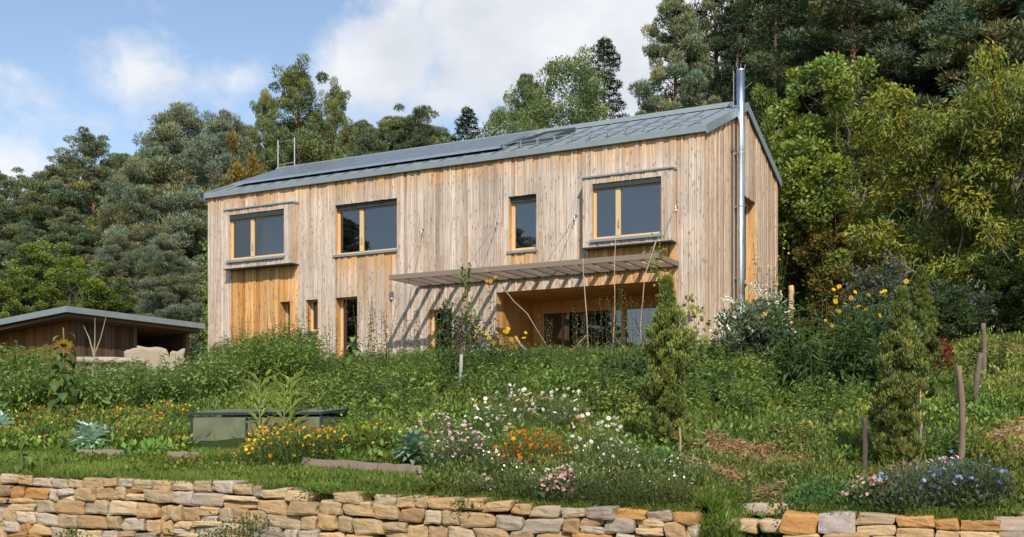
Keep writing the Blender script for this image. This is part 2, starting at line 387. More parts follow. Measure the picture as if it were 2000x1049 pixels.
# ------------------------------------------------------------------ THE HOUSE
house = thing('timber_house', 'long two storey house clad in weathered vertical larch boards under a zinc gable roof', 'house', (HC[0], HC[1], ZB), HANG)
L, WD = 17.23, 7.0
EZ, RZ = 8.16-ZB, 9.62-ZB            # eave and ridge under the roof skin
K = (RZ-EZ)/3.5
h = lambda z: z-ZB
HOLES = [(-15.99, -13.72, h(5.9), h(7.41)), (-11.98, -9.66, h(5.84), h(7.39)), (-5.82, -4.95, h(5.47), h(7.03)), (-3.06, -1.07, h(5.49), h(7.03)),
         (-14.16, -13.74, -.05, h(4.51)), (-13.10, -12.66, h(3.52), h(4.51)), (-11.96, -11.14, -.05, h(4.51)), (-8.53, -7.73, -.05, h(3.95)),
         (-6.22, -.95, -.05, h(4.32))]
def intervals(x0, x1, lo, hi, holes):
    cuts = sorted([(z0, z1) for a, b, z0, z1 in holes if a < (x0+x1)/2 < b])
    out = []; z = lo
    for z0, z1 in cuts:
        if z0 > z: out.append((z, z0))
        z = max(z, z1)
    if z < hi: out.append((z, hi))
    return out
def wall_core():
    nm = NM(); xs = sorted({-L, 0.}|{v for q in HOLES for v in q[:2]})
    for x0, x1 in zip(xs[:-1], xs[1:]):
        for z0, z1 in intervals(x0, x1, -.8, EZ, HOLES):
            nm.box(x0, x1, 0, .32, z0, z1, (.5, .85, .3))
    # other walls
    nm.box(-L, -L+.3, .32, WD, -.8, EZ, (.5, .2, .1)); nm.box(-L+.3, -.3, WD-.3, WD, -.8, EZ, (.5, .2, .1))
    for d0, d1, z0, z1 in ((.32, 3.35, -.8, EZ), (3.35, 4.55, -.8, -.6), (3.35, 4.55, h(7.12), EZ), (4.55, WD, -.8, EZ)):
        nm.box(-.3, 0, d0, d1, z0, z1, (.5, .85, .3))
    for x in (-L+.15, -.15):    # gable triangles
        nm.add([(x-.15, .0, EZ), (x+.15, .0, EZ), (x-.15, WD, EZ), (x+.15, WD, EZ), (x-.15, 3.5-.02, RZ), (x+.15, 3.5-.02, RZ), (x-.15, 3.52, RZ), (x+.15, 3.52, RZ)],
               [(0, 2, 3, 1), (4, 5, 7, 6), (0, 1, 5, 4), (1, 3, 7, 5), (3, 2, 6, 7), (2, 0, 4, 6)], (.5, .85, .3))
    return nm.build('wall', M['wood'], house)
wall_core()
# rooms
nm = NM(); wht = (.55, .5, .44)
nm.box(-L+.31, -6.4, .33, WD-.31, -.1, -.02, (.2, .14, .09)); nm.box(-L+.31, -.31, .33, WD-.31, h(5.0), h(5.2), wht)
nm.box(-L+.31, -.31, .33, WD-.31, EZ-.12, EZ-.05, wht)
for x in (-12.5, -9.2, -6.4): nm.box(x, x+.12, .4, WD-.32, 0, EZ-.15, wht)
nm.box(-L+.31, -.31, WD-.36, WD-.32, 0, EZ-.15, (.25, .22, .19))
nm.build('interior', M['paint'], house)

def boards_facade():
    nm = NM(); rs = np.random.RandomState(3)
    brk = sorted({-L, 0.}|{v for q in HOLES for v in q[:2]}|{-16.2, -13.4, -3.35, -.77})
    bays = [(-16.2, -13.4, h(5.67), h(7.58)), (-3.35, -.77, h(5.30), h(7.22))]
    def fresh_for(x0, x1, z0, z1):
        xm = (x0+x1)/2
        below = 0; topf = .0
        for q in bays:
            if q[0]-.02 < xm < q[1]+.02 and abs(z1-q[2]) < .05: below = 1
        for q in HOLES:
            if q[0] < xm < q[1] and abs(z1-q[2]) < .03: below = .75
        return below
    for a, b in zip(brk[:-1], brk[1:]):
        x = a
        ws = []
        while x < b-1e-6:
            w_ = rs.choice([.06, .09, .11, .13, .155]); 
            if b-(x+w_) < .045: w_ = b-x
            ws.append((x, min(x+w_, b))); x += w_
        for x0, x1 in ws:
            tone = float(np.clip(rs.normal(.60, .24), 0, 1)); off = rs.choice([.015, .022, .040, .046])
            for z0, z1 in intervals(x0, x1, -.35, EZ, HOLES+bays):
                # joints in long boards
                segs = [(z0, z1)]
                if z1-z0 > 3.6 and rs.rand() < .7:
                    j = z0+(z1-z0)*rs.uniform(.25, .75); segs = [(z0, j-.003), (j, z1)]
                for s0, s1 in segs:
                    bf = fresh_for(x0, x1, s0, s1); under = s1 > EZ-.02
                    big = (-16.2 < (x0+x1)/2 < -13.4) and bf == 1
                    xm_ = (x0+x1)/2; terr_top = -6.22 < xm_ < -.95 and s1 < h(5.4)
                    if big: zs = [s0, s0+(s1-s0)*.25, s1-(s1-s0)*.3, s1]; fs = ([.55, .95, 1.0, 1.0] if s1-s0 > 2 else [1.0]*4)
                    elif bf == 1: zs = [s0, s1]; fs = [.75, 1.]
                    elif bf: zs = [s0, (s0+s1)/2, s1-.5, s1] if s1-s0 > 1 else [s0, s1]; fs = [.15, .3, .5, .85] if s1-s0 > 1 else [.55, .85]
                    elif under: zs = [s0, max(s0+.01, s1-.75), s1-.25, s1]; fs = [.06, .06, .45, .95]
                    else: zs = [s0, s1]; fs = [.06, .12]
                    t2 = float(np.clip(tone+rs.normal(0, .08), 0, 1)); sd = rs.rand()
                    jit = rs.normal(0, .12)
                    vs = []; cs = []
                    for z, fr in zip(zs, fs):
                        fr = float(np.clip(fr+jit*(fr > .1)+(.12*rs.rand() if rs.rand() < .2 else 0), 0, 1))
                        for (xx, yy) in ((x0+.003, -off), (x1-.003, -off), (x1-.003, 0), (x0+.003, 0)):
                            vs.append((xx, yy, z)); cs.append((t2, fr, sd))
                    n = len(zs); f = []
                    for i in range(n-1):
                        for k in range(4): f.append((i*4+k, i*4+(k+1) % 4, i*4+4+(k+1) % 4, i*4+4+k))
                    f += [(0, 3, 2, 1), (4*n-4, 4*n-3, 4*n-2, 4*n-1)]
                    nm.add(vs, f, np.array(cs))
    return nm.build('front_cladding', M['wood'], house)
boards_facade()
def boards_gable():
    nm = NM(); rs = np.random.RandomState(5)
    hole = (3.35, 4.55, -.6, h(7.12)); brk = [-.04, 3.35, 3.5, 4.55, WD]
    for a, b in zip(brk[:-1], brk[1:]):
        x = a
        while x < b-1e-6:
            w_ = rs.choice([.06, .08, .10, .13, .15])
            if b-(x+w_) < .05: w_ = b-x
            y0, y1 = x, x+w_; x += w_
            tone = float(np.clip(rs.normal(.62, .24), 0, 1)); off = rs.choice([.015, .022, .040, .046]); sd = rs.rand()
            top = lambda y: EZ+K*min(max(y, 0), WD-max(y, 0))
            lo = hole[3] if hole[0] <= (y0+y1)/2 <= hole[1] else -.35
            zs = [(lo, lo), (top(y0)-.6,)*2, (top(y0), top(y1))]
            if zs[1][0] < lo+.05: zs = [zs[0], zs[2]]
            fs = [.25, .3, .7] if len(zs) == 3 else [.4, .7]
            vs = []; cs = []
            for (za, zb), fr in zip(zs, fs):
                fr = float(np.clip(fr+rs.normal(0, .1), 0, 1))
                for xx, yy, zz in ((off, y0+.003, za), (off, y1-.003, zb), (0, y1-.003, zb), (0, y0+.003, za)):
                    vs.append((xx, yy, zz)); cs.append((tone, fr, sd))
            n = len(zs); f = []
            for i in range(n-1):
                for k in range(4): f.append((i*4+k, i*4+(k+1) % 4, i*4+4+(k+1) % 4, i*4+4+k))
            f += [(0, 3, 2, 1), (4*n-4, 4*n-3, 4*n-2, 4*n-1)]
            nm.add(vs, f, np.array(cs))
    return nm.build('gable_cladding', M['wood'], house)
boards_gable()

# roof -------------------------------------------------------------
T0 = .03
def rz(d, up=0.): return EZ+.16+K*min(d, WD-d)+up
roof = NM()
for side in (0, 1):
    pts = [(-.09, rz(-.09)), (3.5, rz(3.5))]
    for (x0, x1) in ((-L-.06, .08),):
        v = []
        for x in (x0, x1):
            for d, z in pts:
                dd = d if side == 0 else WD-d
                v += [(x, dd, z-.13), (x, dd, z)]
        roof.add(v, [(0, 1, 3, 2), (4, 6, 7, 5), (1, 5, 7, 3), (0, 2, 6, 4), (0, 4, 5, 1), (2, 3, 7, 6)], (1, 1, 1))
ro = roof.build('roof', M['zinc'], house)
def on_roof(x0, x1, d0, d1, lo, hi, nm, c=(1, 1, 1)):
    v = []
    for x in (x0, x1):
        for d in (d0, d1):
            v += [(x, d, rz(d, lo)), (x, d, rz(d, hi))]
    nm.add(v, [(0, 1, 3, 2), (4, 6, 7, 5), (1, 5, 7, 3), (0, 2, 6, 4), (0, 4, 5, 1), (2, 3, 7, 6)], c)
nm = NM()
for i in range(29):
    x = -L+.2+i*.592
    on_roof(x-.010, x+.010, -.06, 3.42, .0, .03, nm)
nm.build('standing_seam', M['seam'], ro)
nm = NM(); nm.box(-L-.07, .1, -.12, -.092, rz(-.09, -.17), rz(-.09, .012)); nm.box(-L-.07, .1, -.135, -.121, rz(-.09, -.16), rz(-.09, -.11))
nm.build('eave_fascia', M['zinc'], ro)
for s in (-1, 1):
    nm = NM()
    for side in (0, 1):
        v = []
        xa, xb = (.081, .115) if s > 0 else (-L-.095, -L-.061)
        for x in (xa, xb):
            for d in (-.12, 3.5):
                dd = d if side == 0 else WD-d
                v += [(x, dd, rz(d, -.2)), (x, dd, rz(d, .045))]
        nm.add(v, [(0, 1, 3, 2), (4, 6, 7, 5), (1, 5, 7, 3), (0, 2, 6, 4), (0, 4, 5, 1), (2, 3, 7, 6)], (1, 1, 1))
    nm.build('verge_trim', M['zinc'], ro)
nm = NM(); nm.add([(x, y, z) for x in (-L+.2, -.35) for y, z in ((3.18, rz(3.2, .02)), (3.2, rz(3.2, .16)), (3.5, rz(3.5, .13)), (3.5, rz(3.5, .01)))],
                  [(0, 1, 2, 3), (4, 7, 6, 5), (0, 4, 5, 1), (1, 5, 6, 2), (2, 6, 7, 3), (0, 3, 7, 4)], (1, 1, 1))
nm.add([(x, y, z) for x in (-L+.2, -.35) for y, z in ((3.82, rz(3.2, .02)), (3.8, rz(3.2, .16)), (3.5, rz(3.5, .13)), (3.5, rz(3.5, .01)))],
       [(0, 3, 2, 1), (4, 5, 6, 7), (0, 1, 5, 4), (1, 2, 6, 5), (2, 3, 7, 6), (0, 4, 7, 3)], (1, 1, 1))
nm.build('ridge_cap', M['zinc'], ro)
# solar panels
for i in range(10):
    x0 = -16.55+i*1.02
    nm = NM(); on_roof(x0+.03, x0+.99, .45, 2.95, .10, .16, nm)
    p = nm.build('solar_panel', M['solar'], house)
    nm = NM()
    for a, b in ((x0, x0+.03), (x0+.99, x0+1.019)): on_roof(a, b, .43, 2.97, .09, .166, nm)
    on_roof(x0+.02, x0+1.0, .43, .45, .09, .166, nm); on_roof(x0+.02, x0+1.0, 2.95, 2.97, .09, .166, nm)
    nm.build('frame', M['galv'], p)
# roof window
nm = NM(); a0, a1, d0, d1 = -6.0, -4.95, .9, 2.6
on_roof(a0, a0+.1, d0, d1, .0, .14, nm); on_roof(a1-.1, a1, d0, d1, .0, .14, nm); on_roof(a0+.1, a1-.1, d0, d0+.1, .0, .14, nm); on_roof(a0+.1, a1-.1, d1-.1, d1, .0, .14, nm)
rw = nm.build('roof_window', M['zinc_dark'], house)
nm = NM(); on_roof(a0+.1, a1-.1, d0+.1, d1-.1, .05, .09, nm); nm.build('pane', M['solar'], rw)
# snow guard
nm = NM()
for d in (.42,):
    for up in (.10, .20): nm.tube([(-6.3, d, rz(d, up)), (-.15, d, rz(d, up))], .014, 5)
for i in range(12):
    x = -6.2+i*.54
    nm.box(x-.01, x+.01, .36, .46, rz(.42, 0), rz(.42, .22))
    nm.box(x+.25, x+.265, .72, .75, rz(.73, 0), rz(.73, .05))
nm.build('snow_guard', M['galv'], house)
# ladder hoop at the ridge
nm = NM()
for x in (-17.1, -16.35): nm.tube([(x, 3.4, rz(3.4)), (x, 3.4, h(10.86))], .022, 6)
for z in (h(10.78), h(9.98)): nm.tube([(-17.1, 3.4, z), (-16.35, 3.4, z)], .018, 6)
nm.build('roof_access_hoop', M['galv'], house)

# windows ------------------------------------------------------------
HONEY = (.66, .46, .24)
def window(name, x0, x1, z0, z1, y, mull=None, blind=.14, sill=True, wd=.075, sillout=.0, door=False, wide=None):
    fr = NM()
    zt = z1-blind
    for a, b in ((x0, x0+wd), (x1-wd, x1)): fr.box(a, b, y, y+.07, z0, zt, HONEY)
    fr.box(x0+wd, x1-wd, y, y+.07, z0, z0+wd, HONEY); fr.box(x0+wd, x1-wd, y, y+.07, zt-wd*.4, zt, HONEY)
    o = fr.build(name, M['timber'], house)
    divs = [x0+wd]+[m for m in (mull or [])]+[x1-wd]
    for m in (mull or []):
        n_ = NM(); n_.box(m-.07, m+.07, y-.012, y+.06, z0+wd, zt-wd*.4, HONEY); n_.build('mullion', M['timber'], o)
        n_ = NM(); n_.box(m+.015, m+.04, y-.05, y-.013, z0+.3 if not door else 1., z0+.5 if not door else 1.2, (.3, .3, .3)); n_.build('handle', M['galv'], o)
    for i, (a, b) in enumerate(zip(divs[:-1], divs[1:])):
        a2 = a+(.07 if i else 0); b2 = b-(.07 if i < len(divs)-2 else 0)
        n_ = NM(); n_.box(a2, b2, y+.03, y+.045, z0+wd, zt-wd*.4); n_.build('pane', M['glass'], o)
    if blind:
        n_ = NM(); n_.box(x0, x1, y-.08, y+.07, zt, z1-.002); n_.build('blind_box', M['zinc_dark'], o)
    if sill:
        n_ = NM(); n_.box(x0-.05, x1+.04, -sillout-.07, y, z0-.045, z0-.004, (1, 1, 1)); n_.box(x0-.05, x1+.04, -sillout-.085, -sillout-.071, z0-.075, z0-.004); n_.build('sill', M['zinc'], o)
    return o
def bay(x0, x1, z0, z1, q, hole, seed):
    rs = np.random.RandomState(seed); nm = NM()
    hx0, hx1, hz0, hz1 = hole
    brk = [x0, hx0, hx1, x1]
    for a, b in zip(brk[:-1], brk[1:]):
        x = a
        while x < b-1e-6:
            w_ = rs.choice([.06, .08, .1, .13])
            if b-(x+w_) < .05: w_ = b-x
            t = float(np.clip(rs.normal(.6, .2), 0, 1)); sd = rs.rand(); off = rs.choice([0, .008, .016])
            for s0, s1 in intervals(x, x+w_, z0, z1, [hole]):
                frs = .25 if s0 > z0+.1 and s1-s0 < 1 else .05
                nm.box(x+.002, x+w_-.002, -q-off, -q+.04, s0, s1, (t, frs+.1*rs.rand(), sd))
            x += w_
    # cheeks, floor and lid of the bay, reveals
    y = -q+.04
    while y < -.05:
        w_ = .1
        nm.box(x0, x0+.035, y, min(y+w_, -.046), z0, z1, (.6, .1, rs.rand())); nm.box(x1-.035, x1, y, min(y+w_, -.046), z0, z1, (float(rs.uniform(.4, .9)), .3, rs.rand())); y += w_+.003
    nm.box(x0+.036, x1-.036, -q+.041, -.002, z0+.01, z0+.05, (.5, .5, .4)); nm.box(x0+.036, x1-.036, -q+.041, -.002, z1-.05, z1-.01, (.5, .3, .4))
    nm.box(hx0-.05, hx0, -q+.041, .0, hz0-.05, hz1+.05, (.6, .9, .2)); nm.box(hx1, hx1+.05, -q+.041, .0, hz0-.05, hz1+.05, (.6, .9, .2))
    nm.box(hx0, hx1, -q+.041, .0, hz0-.05, hz0-.005, (.6, .9, .2)); nm.box(hx0, hx1, -q+.041, .0, hz1+.005, hz1+.05, (.6, .9, .2))
    b = nm.build('window_bay', M['wood'], house)
    n_ = NM(); n_.add([(x, yy, z) for x in (x0-.03, x1+.03) for yy, z in ((-q-.05, z1-.02), (-q-.05, z1+.02), (-.047, z1+.06), (-.047, z1+.0))],
                      [(0, 1, 2, 3), (4, 7, 6, 5), (0, 4, 5, 1), (1, 5, 6, 2), (2, 6, 7, 3), (0, 3, 7, 4)], (1, 1, 1))
    n_.build('bay_flashing', M['zinc'], b)
    n_ = NM(); n_.box(x0-.012, x1+.012, -q-.03, -.047, z0-.035, z0-.002); n_.build('bay_drip_edge', M['zinc_dark'], b)
    return b
QB = .36
bay(-16.2, -13.4, h(5.67), h(7.58), QB, (-15.99, -13.72, h(5.92), h(7.40)), 21)
bay(-3.35, -.77, h(5.32), h(7.22), QB, (-3.06, -1.07, h(5.51), h(7.03)), 22)
window('window', -15.99, -13.72, h(5.92), h(7.40), -QB+.10, [-15.09], .16, True, .09, QB-.01)
window('window', -11.98, -9.66, h(5.84), h(7.39), .14, [-11.08], .15, True)
window('window', -5.82, -4.95, h(5.47), h(7.03), .16, None, .16, True, .1)
window('window', -3.06, -1.07, h(5.51), h(7.03), -QB+.10, [-2.34], .14, True, .08, QB-.01)
window('window', -13.10, -12.66, h(3.52), h(4.51), .22, None, 0, True, .07)
window('glazed_door', -11.96, -11.14, 0, h(4.51), .24, None, 0, False, .09)
window('glazed_door', -8.53, -7.73, 0, h(3.95), .16, None, 0, False, .08)
window('narrow_door', -14.16, -13.74, 0, h(4.51), .28, None, 0, False, .07)
# net curtain like low bands behind some panes are left to the glass; terrace recess
rec = NM(); rs = np.random.RandomState(9)
def recess():
    dp = 2.3; x0, x1, zt = -6.22, -.95, h(4.32)
    y = .32
    while y < dp-1e-6:      # left cheek boards
        rec.box(x0-.03, x0, y, min(y+.12, dp)-.004, -.1, zt, (float(rs.uniform(.05, .5)), .95, rs.rand())); rec.box(x1, x1+.03, y, min(y+.12, dp)-.004, -.1, zt, (.5, .95, rs.rand())); y += .12
    x = x0
    while x < x1-1e-6:      # soffit and lintel above the sliding doors, falling slightly inwards
        w_ = min(.13, x1-x); t = float(rs.uniform(.2, .6)); sd = rs.rand()
        rec.box(x, x+w_-.004, .321, dp, zt-.04, zt, (t, 1, sd))
        rec.box(x, x+w_-.004, dp, dp+.04, h(4.02), zt-.041, (t, 1, sd))
        if x+w_ < -6.05+.1: rec.box(x, x+w_-.004, dp, dp+.04, -.1, h(4.02), (t, 1, sd))
        x += w_
    return rec.build('terrace_recess', M['wood'], house)
recess()
def sliding():
    y = 2.36; zt = h(4.02); fr = NM(); c = (.50, .27, .10)
    fr.box(-6.06, -5.90, y-.05, y+.08, 0, zt, c); fr.box(-1.2, -1.0, y-.05, y+.08, 0, zt, c)
    fr.box(-5.9, -1.2, y-.05, y+.08, zt-.1, zt, c); fr.box(-5.9, -1.2, y-.05, y+.08, -.02, .06, c)
    fr.box(-5.3, -5.24, y, y+.06, .06, zt-.1, (.16, .15, .12))
    o = fr.build('sliding_door', M['timber'], house)
    for m, w_ in ((-3.60, .05), (-3.28, .07), (-1.9, .05)):
        n_ = NM(); n_.box(m-w_, m+w_, y-.03, y+.07, .06, zt-.1, c); n_.build('stile', M['timber'], o)
    for a, b in ((-5.9, -5.3), (-5.24, -3.65), (-3.55, -3.35), (-3.21, -1.95), (-1.85, -1.2)):
        n_ = NM(); n_.box(a, b, y+.02, y+.035, .06, zt-.1); n_.build('pane', M['glass'], o)
sliding()
nm = NM(); nm.box(-6.4, -.4, .325, 6.6, -.12, -.03, (.16, .11, .07)); nm.box(-7., -.4, -2.0, .32, -.14, -.05, (.20, .15, .10)); nm.build('terrace_floor', M['timber'], house)
# gable window recess
nm = NM(); c = HONEY
nm.box(-.27, -.2, 3.36, 3.44, -.6, h(7.1), c); nm.box(-.27, -.2, 4.46, 4.54, -.6, h(7.1), c); nm.box(-.27, -.2, 3.44, 4.46, h(7.02), h(7.1), c); nm.box(-.27, -.2, 3.44, 4.46, h(4.7), h(4.8), c)
gw = nm.build('gable_window', M['timber'], house)
nm = NM(); nm.box(-.25, -.235, 3.44, 4.46, h(4.8), h(7.02)); nm.build('pane', M['glass'], gw)
# flue
nm = NM()
pts = [(.2, 2.5, z) for z in (h(2.6), h(4.2), h(4.21), h(6.2), h(6.21), h(8.2), h(8.21), h(10.42))]
nm.tube(pts, [.105, .105, .108, .108, .105, .105, .108, .108], 20)
fl = nm.build('flue', M['steel'], house, True)
nm = NM(); nm.tube([(.2, 2.5, h(10.42)), (.2, 2.5, h(10.455))], [.118, .112], 20); nm.build('cap_ring', M['steel'], fl)
nm = NM()
for z in (4.6, 6.6, 8.1): nm.box(.04, .1, 2.46, 2.54, h(z), h(z)+.04); nm.tube([(.2, 2.5, h(z)), (.2, 2.5, h(z)+.05)], .116, 16)
nm.build('bracket', M['galv'], fl)
nm = NM(); nm.tube([(.065, 2.17, h(2.6)), (.065, 2.17, h(9.0))], .018, 6, (.06, .05, .05)); nm.box(.045, .1, 2.12, 2.22, h(8.1), h(8.2), (.15, .1, .08)); nm.build('shadow_gap_strip', M['paint'], house)  # thin dark tube standing in for a shadow gap by the flue, plus bracket
nm = NM(); nm.tube([(.12, 2.1, rz(2.1)), (.12, 2.1, h(10.3)), (.12, 2.02, h(10.42))], .012, 5); nm.tube([(.22, 2.6, h(9.9)), (.35, 3.1, h(10.25))], .01, 5)
for k in (-1, 0, 1): nm.tube([(.2+.05*k, 2.5+.06*k, h(10.43)), (.2+.1*k, 2.5+.13*k, h(10.62))], .007, 4)
nm.build('lightning_rod', M['galv'], fl)
# wall lamp
nm = NM(); nm.tube([(-9.83, -.05, h(4.40)), (-9.83, -.06, h(4.41)), (-9.83, -.06, h(4.55)), (-9.83, -.05, h(4.56))], [.03, .065, .065, .03], 12, (.10, .12, .12)); nm.box(-9.85, -9.81, -.05, -.0, h(4.45), h(4.52), (.1, .1, .1))
wl = nm.build('wall_lamp', M['paint'], house)
nm = NM(); nm.tube([(-9.83, -.06, h(4.33)), (-9.83, -.06, h(4.40))], [.035, .05], 10, (.6, .6, .55)); nm.build('lamp_glass', M['paint'], wl)
# pergola
PG = (.235, .185, .145)
nm = NM(); nm.box(-8.86, -.66, -1.62, -1.55, h(4.66), h(4.80), PG); pg = nm.build('pergola', M['timber'], house)
nm = NM(); nm.box(-8.81, -.70, -.12, -.05, h(4.66), h(4.80), (.16, .12, .1)); nm.build('ledger', M['timber'], pg)
xs = np.linspace(-8.80, -.73, 19)
for i, x in enumerate(xs):
    nm = NM(); t = .8+.4*random.random(); nm.box(x-.03, x+.03, -1.549, -.121, h(4.665), h(4.795), (PG[0]*t, PG[1]*t, PG[2]*t)); nm.build('rafter', M['timber'], pg)
for xw, zz, xf in ((-8.70, 6.33, -8.35), (-6.18, 6.30, -6.35), (-3.69, 6.28, -3.85), (-.74, 6.25, -.95)):
    nm = NM(); nm.tube([(xw, -.07, h(zz)), (xf, -1.55, h(4.80))], .009, 5); nm.tube([(xw, -.0, h(zz+.02)), (xw, -.1, h(zz+.02)), (xw-.01, -.12, h(zz-.12))], [.03, .035, .02], 8)
    nm.build('tie_rod', M['galv'], pg)
for xx in (-1.6,):
    pass

# ------------------------------------------------------------------ shed
A = np.array([-12.44, 32.0]); dB = HY; dL = -HX
def shed():
    root = thing('garden_shed', 'low dark board shed with grey metal roof edge left of the house', 'shed', (A[0], A[1], 1.6), HANG)
    # local: x along HX, y along HY; corner A at origin
    zt = 3.83-1.6
    nm = NM()
    # roof slab: right part level, left part falling
    def slab(x0, x1, z0a, z1a, y0, y1, th, c=(1, 1, 1), m=nm):
        v = []
        for x, z in ((x0, z0a), (x1, z1a)):
            for y in (y0, y1): v += [(x, y, z-th), (x, y, z)]
        m.add(v, [(0, 1, 3, 2), (4, 6, 7, 5), (1, 5, 7, 3), (0, 2, 6, 4), (0, 4, 5, 1), (2, 3, 7, 6)], c)
    slab(-5.6, 0, zt-.46, zt, 0, 5.45, .17); r = nm.build('roof', M['zinc'], root)
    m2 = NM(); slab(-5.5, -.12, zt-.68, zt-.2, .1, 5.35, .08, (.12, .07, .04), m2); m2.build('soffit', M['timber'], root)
    nm = NM(); rs = np.random.RandomState(4)
    y = .7
    while y < 3.0:
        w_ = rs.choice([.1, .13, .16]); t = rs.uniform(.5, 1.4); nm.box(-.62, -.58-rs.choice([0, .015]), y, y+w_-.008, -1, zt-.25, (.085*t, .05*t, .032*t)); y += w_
    x = -5.2
    while x < -.65:
        w_ = .15; t = rs.uniform(.6, 1.2); nm.box(x, x+w_-.008, .66, .70, -1, zt-.3, (.24*t, .09*t, .035*t)); x += w_
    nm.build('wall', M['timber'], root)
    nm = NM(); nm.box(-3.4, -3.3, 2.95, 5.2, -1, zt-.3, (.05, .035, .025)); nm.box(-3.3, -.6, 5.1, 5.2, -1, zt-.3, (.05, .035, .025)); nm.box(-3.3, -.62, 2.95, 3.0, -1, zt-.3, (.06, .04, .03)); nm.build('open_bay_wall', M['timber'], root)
    for y in (3.05, 5.25):
        nm = NM(); nm.box(-.68, -.56, y-.06, y+.06, -1, zt-.25, (.13, .08, .05)); nm.build('post', M['timber'], root)
    nm = NM(); nm.box(-.6, .25, .1, 5.2, -1, .55, (.3, .24, .18)); nm.build('plinth', M['timber'], root)
    return root
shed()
def slabthing(name, label, cat, c, sx, sy, sz, rz_, col, mat='stone', group=None):
    """rough slab of stone or timber as a noisy box"""
    nm = NM(); s = random.random()*50
    add_stone(nm, (0, 0, sz/2), (sx/2, sy/2, sz/2), s, col, 7)
    o = nm.build(name, M[mat], None, True); o.location = c; o.rotation_euler = (0, 0, rz_); return tag(o, label, cat, group)
G6 = None
def cube_grid(n):
    vs = {}; V = []; Fq = []
    def vid(p):
        k = tuple(np.round(p, 4))
        if k not in vs: vs[k] = len(V); V.append(p)
        return vs[k]
    g = np.linspace(-1, 1, n)
    for ax in range(3):
        for s in (-1, 1):
            for i in range(n-1):
                for j in range(n-1):
                    q = []
                    for a, b in ((i, j), (i+1, j), (i+1, j+1), (i, j+1)):
                        p = [0, 0, 0]; p[ax] = s; p[(ax+1) % 3] = g[a]; p[(ax+2) % 3] = g[b]; q.append(vid(tuple(p)))
                    Fq.append(q if s > 0 else q[::-1])
    return np.array(V, float), np.array(Fq)
CG = {n: cube_grid(n) for n in (5, 7)}
def add_stone(nm, c, hs, seed, col, n=5, rot=0., rough=1.0):
    V, Fq = CG[n]; p = 13.0
    q = V/np.maximum((np.abs(V)**p).sum(1)**(1/p), 1e-6)[:, None]
    r = np.random.RandomState(int(seed*1000) % 100000)
    # skewed outline
    k = r.uniform(-.19, .19, 6)*rough
    q = q.copy()
    q[:, 2] += k[0]*q[:, 0]+k[1]*q[:, 0]**2*.8
    q[:, 0] += k[2]*q[:, 2]+k[5]*q[:, 2]**2*.5; q[:, 2] *= 1+k[3]*q[:, 0]; q[:, 1] += k[4]*q[:, 0]*.7
    out = np.empty_like(q)
    for i, a in enumerate(q):
        w3 = Vector((a[0]*1.3+seed*3.1, a[1]*1.3+seed, a[2]*1.3-seed)); d = mnoise.noise_vector(w3); d2 = mnoise.noise_vector(w3*2.7)
        out[i] = (a[0]+(.10*d.x+.03*d2.x)*rough, a[1]+(.07*d.y+.02*d2.y)*rough, a[2]+(.14*d.z+.04*d2.z)*rough)
    out = out*np.array(hs)
    if rot:
        cr, sr = math.cos(rot), math.sin(rot); x = out[:, 0]*cr-out[:, 2]*sr; z = out[:, 0]*sr+out[:, 2]*cr; out[:, 0] = x; out[:, 2] = z
    nm.add(out+np.array(c), Fq, col)
PAL = [(.44, .29, .15), (.48, .35, .20), (.47, .36, .235), (.38, .315, .245), (.44, .24, .09), (.42, .28, .15), (.51, .41, .28), (.35, .23, .13), (.50, .37, .22), (.39, .325, .26), (.47, .33, .18)]

